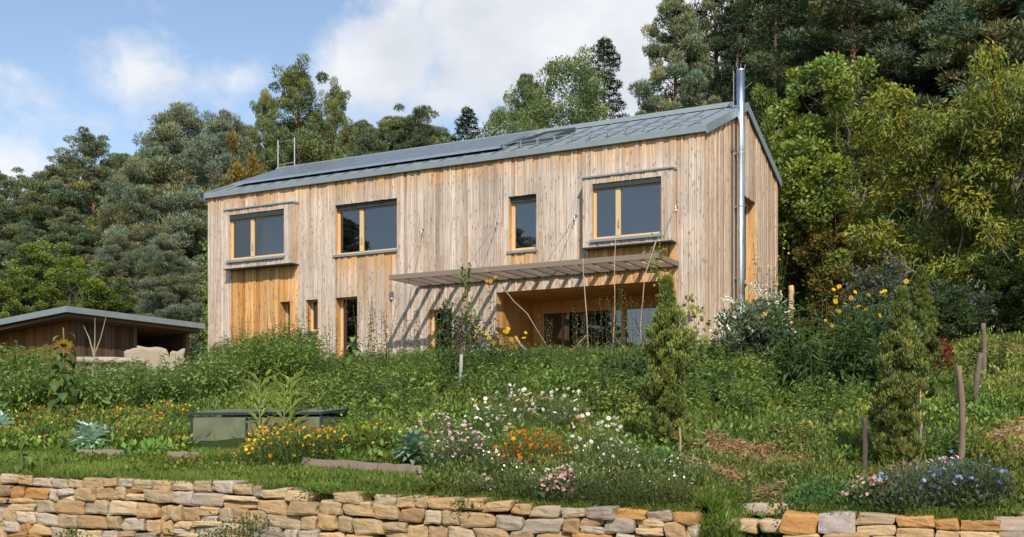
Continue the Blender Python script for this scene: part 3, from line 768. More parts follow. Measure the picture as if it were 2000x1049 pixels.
def stone_wall(label, P0, P1, ztop, depth_h, seed, gaps=(), topthin=True, big=None):
    """dry stone wall whose face runs P0 -> P1; ztop(t) with t metres along"""
    P0 = np.array(P0); P1 = np.array(P1); Lw = np.linalg.norm(P1-P0); e = (P1-P0)/Lw; ang = math.atan2(e[1], e[0])
    z00 = ztop(0)
    root = thing('stone_wall', label, 'stone wall', (P0[0], P0[1], z00-depth_h), ang)
    off = -(z00-depth_h)
    rs = np.random.RandomState(seed)
    # dark core
    core = NM(); n = 24; v = []
    for i in range(n+1):
        t = Lw*i/n
        for y, z in ((.14, ztop(t)-depth_h-.4), (.14, ztop(t)-.10), (.42, ztop(t)-.10), (.42, ztop(t)-depth_h-.4)): v.append((t, y, z+off))
    f = [(i*4+k, i*4+4+k, i*4+4+(k+1) % 4, i*4+(k+1) % 4) for i in range(n) for k in range(4)]+[(0, 1, 2, 3), (n*4+3, n*4+2, n*4+1, n*4)]
    core.add(v, f, (.07, .05, .035)); core.build('core', M['bark'], root)
    body = NM(); y = 0.0; row = 0; caps = 0
    while y < depth_h:
        hgt = rs.uniform(.12, .19) if row else .11
        if big and row == 0: hgt = big
        x = -rs.rand()*.1
        while x < Lw:
            w_ = min(rs.uniform(.17, .44), 2.7*hgt); 
            if rs.rand() < .10: w_ = rs.uniform(.10, .15)
            if big and row == 0 and x < .8: w_ = rs.uniform(.31, .34)
            if x+w_ > Lw-.05: w_ = max(Lw-x, .1)
            xm = x+w_/2
            if not any(a < xm < b for a, b in gaps):
                wob = .022*math.sin(xm*2.1+row*.9)
                zc = ztop(min(max(xm, 0), Lw))+off-y-hgt/2+wob*(row > 0)
                cc = PAL[rs.randint(len(PAL))]; sc = rs.uniform(.68, 1.12); cc = tuple(k*sc for k in cc)
                jut = rs.uniform(-.025, .02)
                if big and row == 0:
                    cc = (.44, .23, .08) if x < .1 else ((.39, .34, .30) if x < .5 else cc)
                    parts_ = [(zc, hgt)] if x < .5 else [(zc+hgt*.24, hgt*.5), (zc-hgt*.26, hgt*.5)]
                    for zq, hq in parts_:
                        nm = NM(); add_stone(nm, (xm, .19+jut, zq), (w_*.5, .2, hq*.5), rs.rand()*90, cc, 7, rs.normal(0, .02), .8); nm.build('cap_stone', M['stone'], root, False); cc = PAL[rs.randint(len(PAL))]
                elif row == 0:
                    if rs.rand() < .93 or big:
                        nm = NM(); add_stone(nm, (xm, .19+jut, zc), (w_*.5, .2, hgt*.5*rs.uniform(.9, 1.15)), rs.rand()*90, cc, 7, rs.normal(0, .03), 1.); nm.build('cap_stone', M['stone'], root, False); caps += 1
                elif rs.rand() < .16 and w_ > .2 and hgt > .11:
                    f_ = rs.uniform(.35, .6); cc2 = PAL[rs.randint(len(PAL))]
                    add_stone(body, (xm, .19+jut, zc+hgt*(.5-f_/2)), (w_*.51, .2, hgt*f_*.5), rs.rand()*90, cc, 5, rs.normal(0, .05))
                    add_stone(body, (xm, .19-jut, zc-hgt*(.5-(1-f_)/2)), (w_*.51, .2, hgt*(1-f_)*.5), rs.rand()*90, cc2, 5, rs.normal(0, .05))
                else:
                    add_stone(body, (xm, .19+jut, zc), (w_*.49, .2, hgt*.492), rs.rand()*90, cc, 7, rs.normal(0, .025), 1.)
            x += w_
        y += hgt*.985; row += 1
    body.build('stonework', M['stone'], root, False)
    return root
uw = lambda u: (W1[0]+u*WE[0], W1[1]+u*WE[1])
stone_wall('long dry stone retaining wall of ochre and grey stones along the grass strip', uw(-1.6), uw(8.28), lambda t: float(zw(t-1.6))+.02+.015*math.sin(t*1.9)+.01*math.sin(t*4.3), .95, 31)
stone_wall('short stone wall starting with big squared blocks right of the steps', uw(9.12), uw(10.85), lambda t: float(zw(t+9.12))+.02+.02*math.sin(t*3), .5, 37, big=.2)
stone_wall('rough yellow stone wall running uphill at the right edge', (4.46, 9.62), (6.5, 14.0), lambda t: -.66+.20*t, .6, 41)
for i, (u_, a_, z_) in enumerate(((8.62, .35, -.83), (8.98, .33, -.83), (8.66, .75, -.70), (8.98, .78, -.70))):
    p = W1+WE*u_+WN*a_
    slabthing('step_stone', 'rough stone step in the grassy gap between the two walls, ' + ['front left', 'front right', 'rear left', 'rear right'][i] + ' of the four', 'step', (p[0], p[1], z_), .34, .3, .12, -.36, PAL[1+i % 3])

# ------------------------------------------------------------------ plants: generators
def foliage_clumps(nm, rs, cen, rad, per, Ls, Ws, col, flat=.6, up=.35, out=.7, tmpl=LEAF1, shade=.55, jit=.25, droop=0.):
    K_ = len(cen); idx = np.repeat(np.arange(K_), per); n = len(idx)
    d = rnd(n, rs); r = rad[idx]*rs.uniform(.25, 1, n)**.5
    off = d*r[:, None]*np.array([1, 1, flat])
    pos = cen[idx]+off
    D = d*out+rnd(n, rs)*.6+np.array([0, 0, up-droop])
    N = rnd(n, rs)+np.array([0, 0, .8])
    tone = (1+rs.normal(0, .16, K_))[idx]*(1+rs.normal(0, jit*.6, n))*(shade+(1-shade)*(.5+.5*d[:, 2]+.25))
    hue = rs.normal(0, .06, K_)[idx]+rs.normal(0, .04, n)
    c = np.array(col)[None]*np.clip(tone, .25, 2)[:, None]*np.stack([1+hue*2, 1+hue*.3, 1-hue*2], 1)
    inst(nm, tmpl, pos, D, N, Ls*rs.uniform(.7, 1.3, n), Ws*rs.uniform(.7, 1.3, n), np.clip(c, .003, 1))
def limb(nm, a, b, r0, r1, c, rs, sag=.0, n=4):
    a = np.array(a); b = np.array(b); pts = []
    for i in range(n+1):
        t = i/n; p = a+(b-a)*t+np.array([0, 0, sag*math.sin(PI*t)])+(rs.normal(0, .03, 3)*np.linalg.norm(b-a) if 0 < i < n else 0)
        pts.append(p)
    nm.tube(pts, [r0+(r1-r0)*i/n for i in range(n+1)], 5, c)
def make_pine(name, H, R, seed, col=(.05, .075, .028), base=.3, nb=70, per=330, Ls=.24, Ws=.05, conical=.7, flat=.45, bark=(.22, .13, .08)):
    rs = np.random.RandomState(seed); tk = NM(); cr = NM()
    lean = rs.normal(0, .02, 2)*H
    tp = lambda t: np.array([lean[0]*t*t, lean[1]*t*t, H*t])
    tk.tube([tp(t)+np.array([0, 0, -.6 if t == 0 else 0]) for t in np.linspace(0, 1, 9)], [.018*H*(1-t*.92) for t in np.linspace(0, 1, 9)], 7, bark)
    cen = []; rad = []
    for i in range(nb):
        t = base+(1-base)*((i+.5)/nb)**.85; ang = i*2.4+rs.normal(0, .3)
        prof = (1-((t-base)/(1-base)))**conical*.95+.06
        if t < base+.12: prof *= .7
        rr = R*prof*rs.uniform(.55, 1.12)
        p0 = tp(t-.03); p1 = tp(t)+np.array([math.cos(ang)*rr, math.sin(ang)*rr, rr*rs.uniform(-.05, .3)])
        limb(tk, p0, p1, .02+.012*rr, .012, bark, rs, .05)
        m = 1+int(rr > R*.35)+int(rr > R*.65)
        for k in range(m):
            f = 1-k*.33; q = p0+(p1-p0)*f+rs.normal(0, .12, 3)*(k > 0)*R*.4
            cen.append(q); rad.append(R*rs.uniform(.11, .21)*(1-.35*t)*(1.1 if k == 0 else .9)); cen.append(q+rs.normal(0, .13, 3)*R*np.array([1, 1, .6])); rad.append(R*rs.uniform(.07, .15))
    for tt_ in (.82, .87, .92, .97): cen.append(tp(tt_)); rad.append(R*.13)
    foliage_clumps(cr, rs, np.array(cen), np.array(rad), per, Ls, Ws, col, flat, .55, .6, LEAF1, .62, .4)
    return tk, cr
def make_spruce(name, H, R, seed, col=(.03, .05, .022), nb=120, per=120, Ls=.2, Ws=.055, bark=(.16, .11, .08)):
    rs = np.random.RandomState(seed); tk = NM(); cr = NM()
    tk.tube([(0, 0, H*t-.5*(t == 0)) for t in np.linspace(0, 1, 6)], [.014*H*(1-.95*t) for t in np.linspace(0, 1, 6)], 7, bark)
    cen = []; rad = []
    for i in range(nb):
        t = .08+.9*(i/nb)**.9; ang = i*2.4+rs.normal(0, .4); rr = R*(1-t)**.8*rs.uniform(.7, 1.15)+.08
        z0 = H*t; p1 = np.array([math.cos(ang)*rr, math.sin(ang)*rr, z0-rr*rs.uniform(.15, .4)])
        limb(tk, (0, 0, z0), p1, .02, .008, bark, rs, .08)
        m = max(1, int(rr/.45))
        for k in range(m):
            f = 1-k/m*.85; cen.append(np.array([0, 0, z0])+(p1-np.array([0, 0, z0]))*f); rad.append(.22+.16*rr*(.6+.4*(1-f)))
    cen.append(np.array([0, 0, H*.98])); rad.append(.2)
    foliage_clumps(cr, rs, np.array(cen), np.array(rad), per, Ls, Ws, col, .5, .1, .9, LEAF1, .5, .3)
    return tk, cr
def make_broad(name, H, R, seed, col=(.09, .12, .025), base=.2, nk=90, per=260, Ls=.17, Ws=.085, tmpl=LEAF1, rv=.2, bark=(.2, .16, .12), droop=.2, crad=(.16, .26), shape=1.0, up=.2):
    rs = np.random.RandomState(seed); tk = NM(); cr = NM()
    top = H*.72
    spine = [np.array([0, 0, -.5])]; p = np.zeros(3)
    for i in range(6):
        p = np.array([rs.normal(0, .04*R*i), rs.normal(0, .04*R*i), top*(i+1)/6]); spine.append(p)
    tk.tube(spine, [.018*H*(1-.15*i) for i in range(7)], 8, bark)
    cen = []; rad = []
    zc = H*(base+(1-base)*.5); hz_ = H*(1-base)*.5
    lobes = [(rnd(1, rs)[0]*np.array([R*.5, R*.5, hz_*.55]), rs.uniform(.45, .75)) for _ in range(7)]
    while len(cen) < nk:
        if rs.rand() < .6:
            c0, s = lobes[rs.randint(7)]; d = rnd(1, rs)[0]; q = c0+d*np.array([R*s*.75, R*s*.75, hz_*s*.75])*rs.uniform(.6, 1)
        else:
            d = rnd(1, rs)[0]; q = d*np.array([R, R, hz_])*rs.uniform(.35, 1)**.5
        e = (q/np.array([R, R, hz_])); 
        if np.linalg.norm(e) > 1.08: continue
        q = q+np.array([0, 0, zc])
        cen.append(q); rad.append(R*rs.uniform(*crad))
    base_c = list(cen); per = int(per*.55)
    for q in base_c:
        cen.append(q+rnd(1, rs)[0]*R*rs.uniform(.08, .18)); rad.append(R*rs.uniform(crad[0]*.45, crad[1]*.7))
    for q in cen[:int(nk*.75)]:
        t = np.clip(q[2]/H-.25, .12, .9)*6/ .72*.72; i = int(min(t, 5)); limb(tk, spine[i+1], spine[i+1]+(q-spine[i+1])*.85, .0045*H*(1-.1*i), .006, bark, rs, .1, 5)
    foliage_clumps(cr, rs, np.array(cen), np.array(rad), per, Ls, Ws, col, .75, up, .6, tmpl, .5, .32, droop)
    return tk, cr
def tree_thing(name, gen, label, cat, mat='leaf', group=None, **k):
    tk, cr = gen
    root = thing(name, label, cat, group=group)
    tk.build('trunk', M['bark'], root, True); cr.build('crown', M[mat], root)
    return root
def put(root, px, Y, htop=None, H=None, rz_=0, label=None, sx=1.0, first=[None]):
    x, y, z = at(px, Y)
    s = ((YH-htop)/F*Y-z)/H if htop is not None else 1.0
    return x, y, z, s
class Kind:
    """one built tree and its copies"""
    def __init__(s, root, H, group): s.r = root; s.H = H; s.used = False; s.group = group
    def place(s, px, Y, ytop, label, rz_=None, wide=1.0, group=None):
        x, y, z = at(px, Y); sc = ((YH-ytop)/F*Y-z)/s.H
        rz_ = random.uniform(0, 6.28) if rz_ is None else rz_
        scl = (sc*wide, sc*wide, sc)
        if not s.used:
            s.used = True; o = s.r; o.location = (x, y, z); o.rotation_euler = (0, 0, rz_); o.scale = scl; o['label'] = label
            if group or s.group: o['group'] = group or s.group
            return o
        o = dup(s.r, (x, y, z), rz_, scl, label, group or s.group)
        return o

# ------------------------------------------------------------------ trees
pineA = Kind(tree_thing('pine_tree', make_pine('p', 13, 3.0, 51, (.108, .130, .066), per=290, Ls=.15, Ws=.036, nb=80), 'x', 'pine tree', 'needle'), 13, None)
pineB = Kind(tree_thing('pine_tree', make_pine('p', 15, 3.3, 52, (.092, .112, .056), .25, 85, 270, .16, .037), 'x', 'pine tree', 'needle'), 15, None)
pineC = Kind(tree_thing('pine_tree', make_pine('p', 13, 3.4, 53, (.165, .185, .115), .08, 125, 290, .19, .032, .62, .7, (.2, .16, .12)), 'x', 'pine tree', 'needle'), 13, None)
spr = Kind(tree_thing('spruce_tree', make_spruce('s', 14, 2.6, 54, per=210, Ls=.13, Ws=.038), 'x', 'spruce tree', 'needle'), 14, None)
larch = Kind(tree_thing('larch_tree', make_pine('l', 14, 2.7, 55, (.11, .135, .05), .08, 120, 210, .13, .040, .62, .8), 'x', 'larch tree', 'needle'), 14, None)
birch = Kind(tree_thing('broadleaf_tree', make_broad('b', 12, 3.3, 56, (.14, .185, .065), .1, 190, 480, .10, .06, bark=(.2, .18, .15), droop=0, up=.5), 'x', 'tree'), 12, None)
beech = Kind(tree_thing('broadleaf_tree', make_broad('b', 10, 2.6, 57, (.125, .165, .032), .02, 165, 280, .15, .085, crad=(.13, .22)), 'x', 'tree'), 10, None)
autumn = Kind(tree_thing('broadleaf_tree', make_broad('b', 7, 2.0, 58, (.13, .10, .022), .02, 90, 240, .14, .08, crad=(.15, .25)), 'x', 'tree'), 7, None)
walnut = Kind(tree_thing('walnut_tree', make_broad('w', 8, 3.3, 59, (.165, .18, .034), .1, 125, 140, .20, .075, LEAF2, crad=(.12, .20), droop=.5, bark=(.3, .26, .2)), 'x', 'tree'), 8, None)
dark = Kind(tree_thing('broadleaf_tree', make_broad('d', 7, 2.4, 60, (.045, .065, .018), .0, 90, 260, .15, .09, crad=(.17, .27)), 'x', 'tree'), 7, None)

GF = 'dark pines packed on the left hillside'
for px, Y, yt in [(-40, 78, 390), (20, 66, 400), (60, 72, 345), (105, 62, 330), (150, 76, 315), (235, 74, 305), (285, 66, 300), (20, 90, 345), (140, 55, 420), (60, 50, 455), (-20, 47, 480), (100, 46, 500), (270, 55, 360)]:
    (pineA if (int(px)+int(Y)) % 2 else pineB).place(px, Y, yt, 'dark green pine in the dense wood on the left hillside', group=GF, wide=1.15)
pineB.place(190, 64, 268, 'tallest dark pine on the left hillside, its pointed top above the others', wide=1.0)
pineC.place(352, 50, 232, 'large blue green pine with soft feathery branches left of the house', wide=1.15)
pineC.place(275, 48, 330, 'blue green feathery pine directly left of the largest one', wide=1.05)
pineC.place(425, 56, 242, 'blue green pine rising behind the left corner of the house', wide=.95)
pineC.place(230, 45, 470, 'smaller blue green pine above the shed roof', wide=1.1)
pineC.place(330, 42, 470, 'low bushy blue green pine between shed and house', wide=1.3)
larch.place(585, 56, 130, 'tall light green larch with several tops behind the left half of the roof', wide=.95)
larch.place(652, 60, 172, 'slimmer larch close to the right of the tall one', wide=.62)
larch.place(520, 62, 190, 'green larch just left of the tall larch', wide=.6)
autumn.place(487, 50, 245, 'small tree with orange brown dry leaves behind the left end of the roof', wide=.42)
GB = 'pines behind the middle of the roof'
for px, Y, yt in [(705, 84, 242), (730, 88, 256), (770, 86, 232), (838, 86, 250), (870, 90, 266), (680, 70, 250), (720, 66, 262), (610, 64, 235), (470, 66, 250), (560, 66, 250)]:
    (pineA if px % 4 else pineB).place(px, Y, yt, 'dark pine showing its crown above the middle of the roof', group=GB, wide=.95)
pineB.place(806, 84, 223, 'tallest of the small pines above the middle of the roof', wide=.9)
spr.place(912, 70, 205, 'narrow pointed conifer standing alone against the cloud above the roof', wide=1.1)
pineA.place(1030, 66, 150, 'dark pine peeping out left of the light green broadleaf tree', wide=.6)
birch.place(1098, 50, 96, 'broad light green deciduous tree behind the ridge, left of the dark spruce', wide=.70)
birch.place(1000, 48, 204, 'low pale green tree with yellowish leaves at the roof ridge', wide=.62)
spr.place(1180, 53, 68, 'dark narrow spruce behind the light green broadleaf tree', wide=1.0)
# the wood on the right
pineA.place(1318, 50, 0, 'big dark pine with open sky between its branches right of the spruce', wide=.72)
pineB.place(1410, 56, -60, 'tall dark pine behind the chimney, left of it', wide=.9)
spr.place(1440, 54, -90, 'tall dark spruce directly behind the chimney', wide=.85)
spr.place(1515, 48, -60, 'tall dark spruce between chimney and green broadleaf tree', wide=1.0)
GR = 'tall dark conifers of the wood at the right'
for i, (px, Y, yt) in enumerate([(1590, 52, -120), (1660, 47, -130), (1730, 54, -160), (1800, 46, -150), (1870, 50, -170), (1945, 44, -160), (2030, 47, -180), (2110, 42, -100), (1620, 60, -90), (1770, 62, -140), (1900, 60, -170), (1990, 56, -150), (1480, 64, -60), (1550, 62, -60), (2180, 46, -100), (1690, 66, -200), (1840, 66, -200)]):
    (spr if i % 3 == 0 else (pineB if i % 3 == 1 else pineA)).place(px, Y, yt, 'tall dark conifer in the shaded wood right of the house', group=GR, wide=1.25)
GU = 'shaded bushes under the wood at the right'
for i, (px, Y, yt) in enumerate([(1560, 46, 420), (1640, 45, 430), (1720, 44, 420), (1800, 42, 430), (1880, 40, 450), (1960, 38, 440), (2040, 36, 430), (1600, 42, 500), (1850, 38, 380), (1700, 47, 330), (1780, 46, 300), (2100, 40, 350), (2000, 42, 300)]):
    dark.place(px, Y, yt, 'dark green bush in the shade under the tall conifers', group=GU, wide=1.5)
beech.place(1640, 40, 105, 'bright green broadleaf tree lit by the sun right of the chimney', wide=.98)
beech.place(1500, 45, 165, 'narrow green tree close behind the gable', wide=.5)
autumn.place(1540, 41, 335, 'low tree with rusty and olive leaves beside the gable', wide=.85)
autumn.place(1650, 38, 400, 'spreading olive and brown bush below the bright green tree', wide=1.0)
beech.place(1600, 43, 360, 'low yellow green tree filling the gap beside the rusty one', wide=.8)
walnut.place(1850, 29, 170, 'large yellow green walnut tree at the right with drooping leaflets', wide=1.12)
walnut.place(2010, 27, 85, 'taller yellow green walnut tree cut by the right edge', wide=.72)
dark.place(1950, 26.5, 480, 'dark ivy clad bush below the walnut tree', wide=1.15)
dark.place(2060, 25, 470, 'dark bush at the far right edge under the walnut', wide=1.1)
# trees on the camera side, seen only mirrored in the glass
for i, (x, y, s_) in enumerate([(-26, -8, .75), (-32, -2, .85), (-38, 4, .8), (-43, 10, .9), (-36, -10, 1.0), (-20, -14, .8), (-48, 2, 1.0), (-30, -16, 1.0), (-14, -20, .8), (-52, 14, 1.0)]):
    dup(pineA.r, (x, y, -2), i*1.3, (s_*1.7, s_*1.7, s_*1.45), 'pine standing opposite the house and mirrored in its glass doors', 'pines opposite the house')
# shrubs behind the shed
GS = 'olive bushes behind the shed'
for px, Y, yt in [(40, 42, 520), (150, 42, 505), (95, 44, 470), (215, 43, 540), (-20, 40, 540)]:
    beech.place(px, Y, yt, 'olive green bush between shed and pines', group=GS, wide=1.3)

# ------------------------------------------------------------------ herbaceous plants
def stems_plant(rs, h_, spread, ns, leafL, leafW, col, lper=14, tmpl=LEAF2, start=.08, curve=.25, stemc=(.08, .11, .04), leafdroop=.5, sr=.008, topsmall=.45):
    st = NM(); lf = NM(); tips = []
    for s in range(ns):
        a = rs.uniform(0, 2*PI); r0 = spread*.45*math.sqrt(rs.rand()); hh = h_*rs.uniform(.72, 1.05)
        b = np.array([math.cos(a)*r0, math.sin(a)*r0, -.05]); lean = np.array([math.cos(a), math.sin(a)])*spread*.5*rs.rand()+rs.normal(0, .04*h_, 2)
        pt = lambda t: b+np.array([lean[0]*t**1.6, lean[1]*t**1.6, hh*t])
        st.tube([pt(t) for t in np.linspace(0, 1, 5)], [sr*(1-.6*t) for t in np.linspace(0, 1, 5)], 4, stemc)
        tips.append(pt(1.0))
        ts = start+(1-start)*(np.arange(lper)+rs.rand(lper)*.6)/lper
        pos = np.array([pt(t) for t in ts]); an = np.arange(lper)*2.4+rs.uniform(0, 6)+rs.normal(0, .3, lper)
        D = np.stack([np.cos(an), np.sin(an), rs.uniform(-.5, .5, lper)-leafdroop+.5*ts], 1)
        sz = (1-(1-topsmall)*ts)*rs.uniform(.75, 1.2, lper)
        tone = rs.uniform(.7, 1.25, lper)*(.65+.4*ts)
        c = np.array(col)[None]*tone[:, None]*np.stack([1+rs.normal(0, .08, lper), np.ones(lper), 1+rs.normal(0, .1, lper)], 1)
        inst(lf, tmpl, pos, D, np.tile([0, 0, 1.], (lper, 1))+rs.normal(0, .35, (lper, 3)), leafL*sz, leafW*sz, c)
    return st, lf, tips
def flowers(nm, rs, pos, size, col, centre=None, face=(0, -.55, .7), jit=.5, tmpl=STAR):
    n = len(pos); N = np.tile(np.array(face, float), (n, 1))+rs.normal(0, jit, (n, 3)); N = unit(N)
    ref = rnd(n, rs); D = unit(np.cross(N, ref))
    sz = size*rs.uniform(.75, 1.2, n); col = np.array(col)
    c = col[rs.randint(len(col), size=n)] if col.ndim == 2 else np.tile(col, (n, 1))
    c = c*rs.uniform(.75, 1.15, (n, 1))
    inst(nm, tmpl, pos, D, N, sz, sz, np.clip(c, 0, .95))
    if centre is not None: inst(nm, DISC, pos+N*size*.14, D, N, sz*.32, sz*.32, np.array(centre))
def plant(name, label, cat, parts, loc, rz_=0, group=None, mats=None):
    root = thing(name, label, cat, loc, rz_, group)
    for pn, (nm, mat) in parts.items():
        if nm.n: nm.build(pn, M[mat], root)
    return root
class PK:
    def __init__(s, root): s.r = root; s.used = False
    def at(s, x, y, z, rz_, sc, label=None, group=None):
        if not s.used:
            s.used = True; s.r.location = (x, y, z); s.r.rotation_euler[2] = rz_; s.r.scale = (sc,)*3 if not isinstance(sc, tuple) else sc
            if label: s.r['label'] = label
            if group: s.r['group'] = group
            return s.r
        return dup(s.r, (x, y, z), rz_, sc, label, group)
GREEN = (.075, .125, .028); DGREEN = (.04, .075, .022); LGREEN = (.115, .165, .035)
def leafy_kind(seed, h_, spread, ns, L_, W_, col, lper=14, tm=LEAF2, name='leafy_plant', cat='plant', **k):
    rs = np.random.RandomState(seed); col = tuple(np.array(col)*np.array([1.6, 1.48, 1.3])); st, lf, tips = stems_plant(rs, h_, spread, ns, L_, W_, col, lper, tm, **k)
    return PK(plant(name, 'x', cat, {'stem': (st, 'bark'), 'foliage': (lf, 'leaf')}, (0, 0, -50))), tips
RSP = np.random.RandomState(77)
tallK = [leafy_kind(100+i, 1.2, .75, 17, .25, .075, GREEN, 17)[0] for i in range(3)]
G1 = 'tall leafy perennials in front of the left half of the house'
for i in range(34):      # the band in front of the left wall
    px = RSP.uniform(432, 612); Y = RSP.uniform(25, 29.5); x, y, z = at(px, Y)
    tallK[i % 3].at(x, y, z, RSP.uniform(0, 6), RSP.uniform(.85, 1.15)*(1.05 if 450 < px < 600 else .85), 'tall leafy perennial with narrow drooping leaves before the orange boards', G1)
G2 = 'leafy perennials in the hedge below the shed'
medK = [leafy_kind(110+i, .95, .7, 15, .23, .10, (.08, .13, .036), 13)[0] for i in range(3)]
for i in range(66):
    px = RSP.uniform(-20, 440); Y = RSP.uniform(19.5, 24.5); x, y, z = at(px, Y)
    sc = RSP.uniform(.8, 1.1)
    medK[i % 3].at(x, y, z, RSP.uniform(0, 6), sc, 'dense leafy perennial in the green hedge below the shed', G2)
for i in range(10):
    px = RSP.uniform(-20, 90); Y = RSP.uniform(22, 25); x, y, z = at(px, Y)
    tallK[i % 3].at(x, y, z, RSP.uniform(0, 6), RSP.uniform(1.0, 1.25), 'tall leafy perennial at the left edge before the shed', 'tall perennials at the left edge')
G3 = 'low leafy plants before the doors'
lowK = [leafy_kind(120+i, .8, .65, 15, .18, .065, (.055, .095, .028), 14)[0] for i in range(3)]
for i in range(55):
    px = RSP.uniform(600, 1260); Y = RSP.uniform(24, 29.5 if px < 900 else 27.5); x, y, z = at(px, Y)
    lowK[i % 3].at(x, y, z, RSP.uniform(0, 6), RSP.uniform(.6, 1.1)*(.62 if px > 950 else .9), 'low leafy plant on the bank in front of the house', G3)
for i in range(14):
    px = RSP.uniform(60, 400); Y = RSP.uniform(25.2, 26.5); x, y, z = at(px, Y)
    lowK[i % 3].at(x, y, z, RSP.uniform(0, 6), RSP.uniform(.6, .95), 'loose leafy plant growing right before the shed', 'plants right before the shed')
for i in range(34):
    px = RSP.uniform(610, 1270); Y = RSP.uniform(20.5, 26.5); x, y, z = at(px, Y)
    tallK[i % 3].at(x, y, z, RSP.uniform(0, 6), RSP.uniform(.45, .72)*(.7 if px > 930 else 1), 'taller bushy weed standing out of the bank before the house', 'bushy weeds on the upper bank')
for i in range(16):
    px = RSP.uniform(1340, 1700); Y = RSP.uniform(15, 22); x, y, z = at(px, Y)
    tallK[i % 3].at(x, y, z, RSP.uniform(0, 6), RSP.uniform(.35, .6), 'bushy weed on the bank right of the green juniper', 'bushy weeds right of the juniper')
G4 = 'thin seeding stalks against the boards'
seedK, tp_ = leafy_kind(130, 1.8, .5, 6, .15, .05, (.075, .095, .03), 15, start=.25, stemc=(.10, .08, .05))
for px, Y, s in [(480, 28.5, 1.0), (520, 28, .95), (548, 28.4, 1.05), (605, 28, 1.0), (450, 28, .8), (655, 27, .9), (710, 27.2, 1.1), (740, 27.5, 1.05), (765, 27, .9), (820, 27, 1.0), (845, 27.2, 1.1), (880, 26.5, 1.1), (905, 26.6, 1.0), (925, 26.7, 1.15), (1185, 26.5, .9), (1215, 26.3, 1.05), (1240, 26.4, .95), (1120, 26.6, .8), (1060, 26.8, .7), (1150, 26.4, .8)]:
    x, y, z = at(px, Y); seedK.at(x, y, z, RSP.uniform(0, 6), s, 'thin stalk with small brownish leaves standing against the wall boards', G4)

G5 = 'mixed weeds and vegetables covering the bank'
darkK = [leafy_kind(150+i, [.8, .65][i], [.8, .9][i], 22, [.2, .15][i], [.08, .09][i], [(.035, .06, .018), (.12, .15, .04)][i], 16, name='bushy_herb')[0] for i in range(2)]
for i, (px, Y, s_) in enumerate([(640, 20, .9), (700, 23, 1.0), (760, 19, .8), (830, 21, .95), (900, 22.5, 1.0), (1000, 22, .8), (1060, 20, .75), (1120, 22, .8), (1180, 19, .8), (1235, 16.5, .9), (1240, 21, .9), (1380, 17, .9), (1420, 20, 1.0), (1500, 18, .8), (1560, 20, .9), (1660, 17, .8), (1340, 22, 1.0), (1590, 14.5, .5), (1860, 19, .8), (1930, 20, .8)]):
    x, y, z = at(px, Y); k_ = 0 if i % 3 else 1
    darkK[k_].at(x, y, z, i*1.1, s_, ['dark green bushy herb forming a shadowy clump on the bank', 'pale yellow green bushy herb standing out on the bank'][k_], ['dark bushy herbs on the bank', 'pale bushy herbs on the bank'][k_])
weedK = [leafy_kind(140+i, [.55, .45, .65][i], [.6, .7, .5][i], 12, [.22, .17, .27][i], [.095, .11, .062][i], [(.085, .135, .03), (.10, .15, .035), (.06, .105, .03)][i], 12, name='garden_weed', cat='weed')[0] for i in range(3)]
for i in range(190):
    px = RSP.uniform(600, 1720); Y = RSP.uniform(15.5, 26); x, y, z = at(px, Y)
    if 780 < px < 1290 and Y < 16.5: continue
    weedK[i % 3].at(x, y, z, RSP.uniform(0, 6), RSP.uniform(.55, 1.2), 'leafy weed among many on the green bank below the house', G5)
for i in range(60):
    px = RSP.uniform(1300, 1960); Y = RSP.uniform(11.5, 18); x, y, z = at(px, Y)
    if soil(np.array([x]), np.array([y]))[0] > .2: continue
    weedK[i % 3].at(x, y, z, RSP.uniform(0, 6), RSP.uniform(.35, .7), 'small leafy weed on the right part of the bank', 'small weeds at the right')
# yellow sunflowers / topinambur
YEL = [(.70, .47, .015), (.62, .38, .012)]
def yellow_clump(label, loc, seed, h_, spread, ns, nf, fs=.075, leafL=.17, col=DGREEN, leafW=.07, lper=18, zmin=.55, name='yellow_flower_clump'):
    rs = np.random.RandomState(seed); st, lf, tips = stems_plant(rs, h_, spread, ns, leafL, leafW, col, lper)
    root = plant(name, label, 'flower', {'stem': (st, 'bark'), 'foliage': (lf, 'leaf')}, loc)
    for k in range(nf):
        t = tips[k % len(tips)]; p = np.array([t])+rs.normal(0, .05, (1, 3))-np.array([[0, 0, rs.rand()*h_*(1-zmin)*.3*(k >= len(tips))]])
        p = p+np.array([[0, -.06, .04]])
        nm = NM(); flowers(nm, rs, p, fs, YEL, (.30, .16, .02), (0, -.8, .4), .35); nm.build('flower_head', M['petal'], root)
    return root
x, y, z = at(968, 23.5)
yellow_clump('tall dark leaved clump with bright yellow flower heads before the terrace corner', (x, y, z), 201, (YH-640)/F*y-z, .75, 26, 18, .05, .24)
x, y, z = at(961, y+1); yellow_clump('single thin sunflower stem reaching up to the pergola', (x, y, z), 202, (YH-545)/F*y-z, .16, 3, 4, .05, .16)
x, y, z = hit(1612, 782)
yellow_clump('large dark green clump with long hanging leaves and few yellow flowers right of the house', (x, y, z), 203, (782-572)/F*y, 1.35, 60, 12, .036, .34, (.06, .105, .035), .075, 22)
x, y, z = at(1675, y+1.2); yellow_clump('yellow flower group standing highest behind the large green clump', (x, y, z), 204, (YH-556)/F*y-z, .6, 16, 14, .040, .2)
x, y, z = at(1492, 27.2); yellow_clump('tall yellow flowering plant against the gable boards', (x, y, z), 205, (YH-478)/F*y-z, .65, 12, 13, .034, .2, (.07, .10, .03))
x, y, z = at(1450, 26.5)
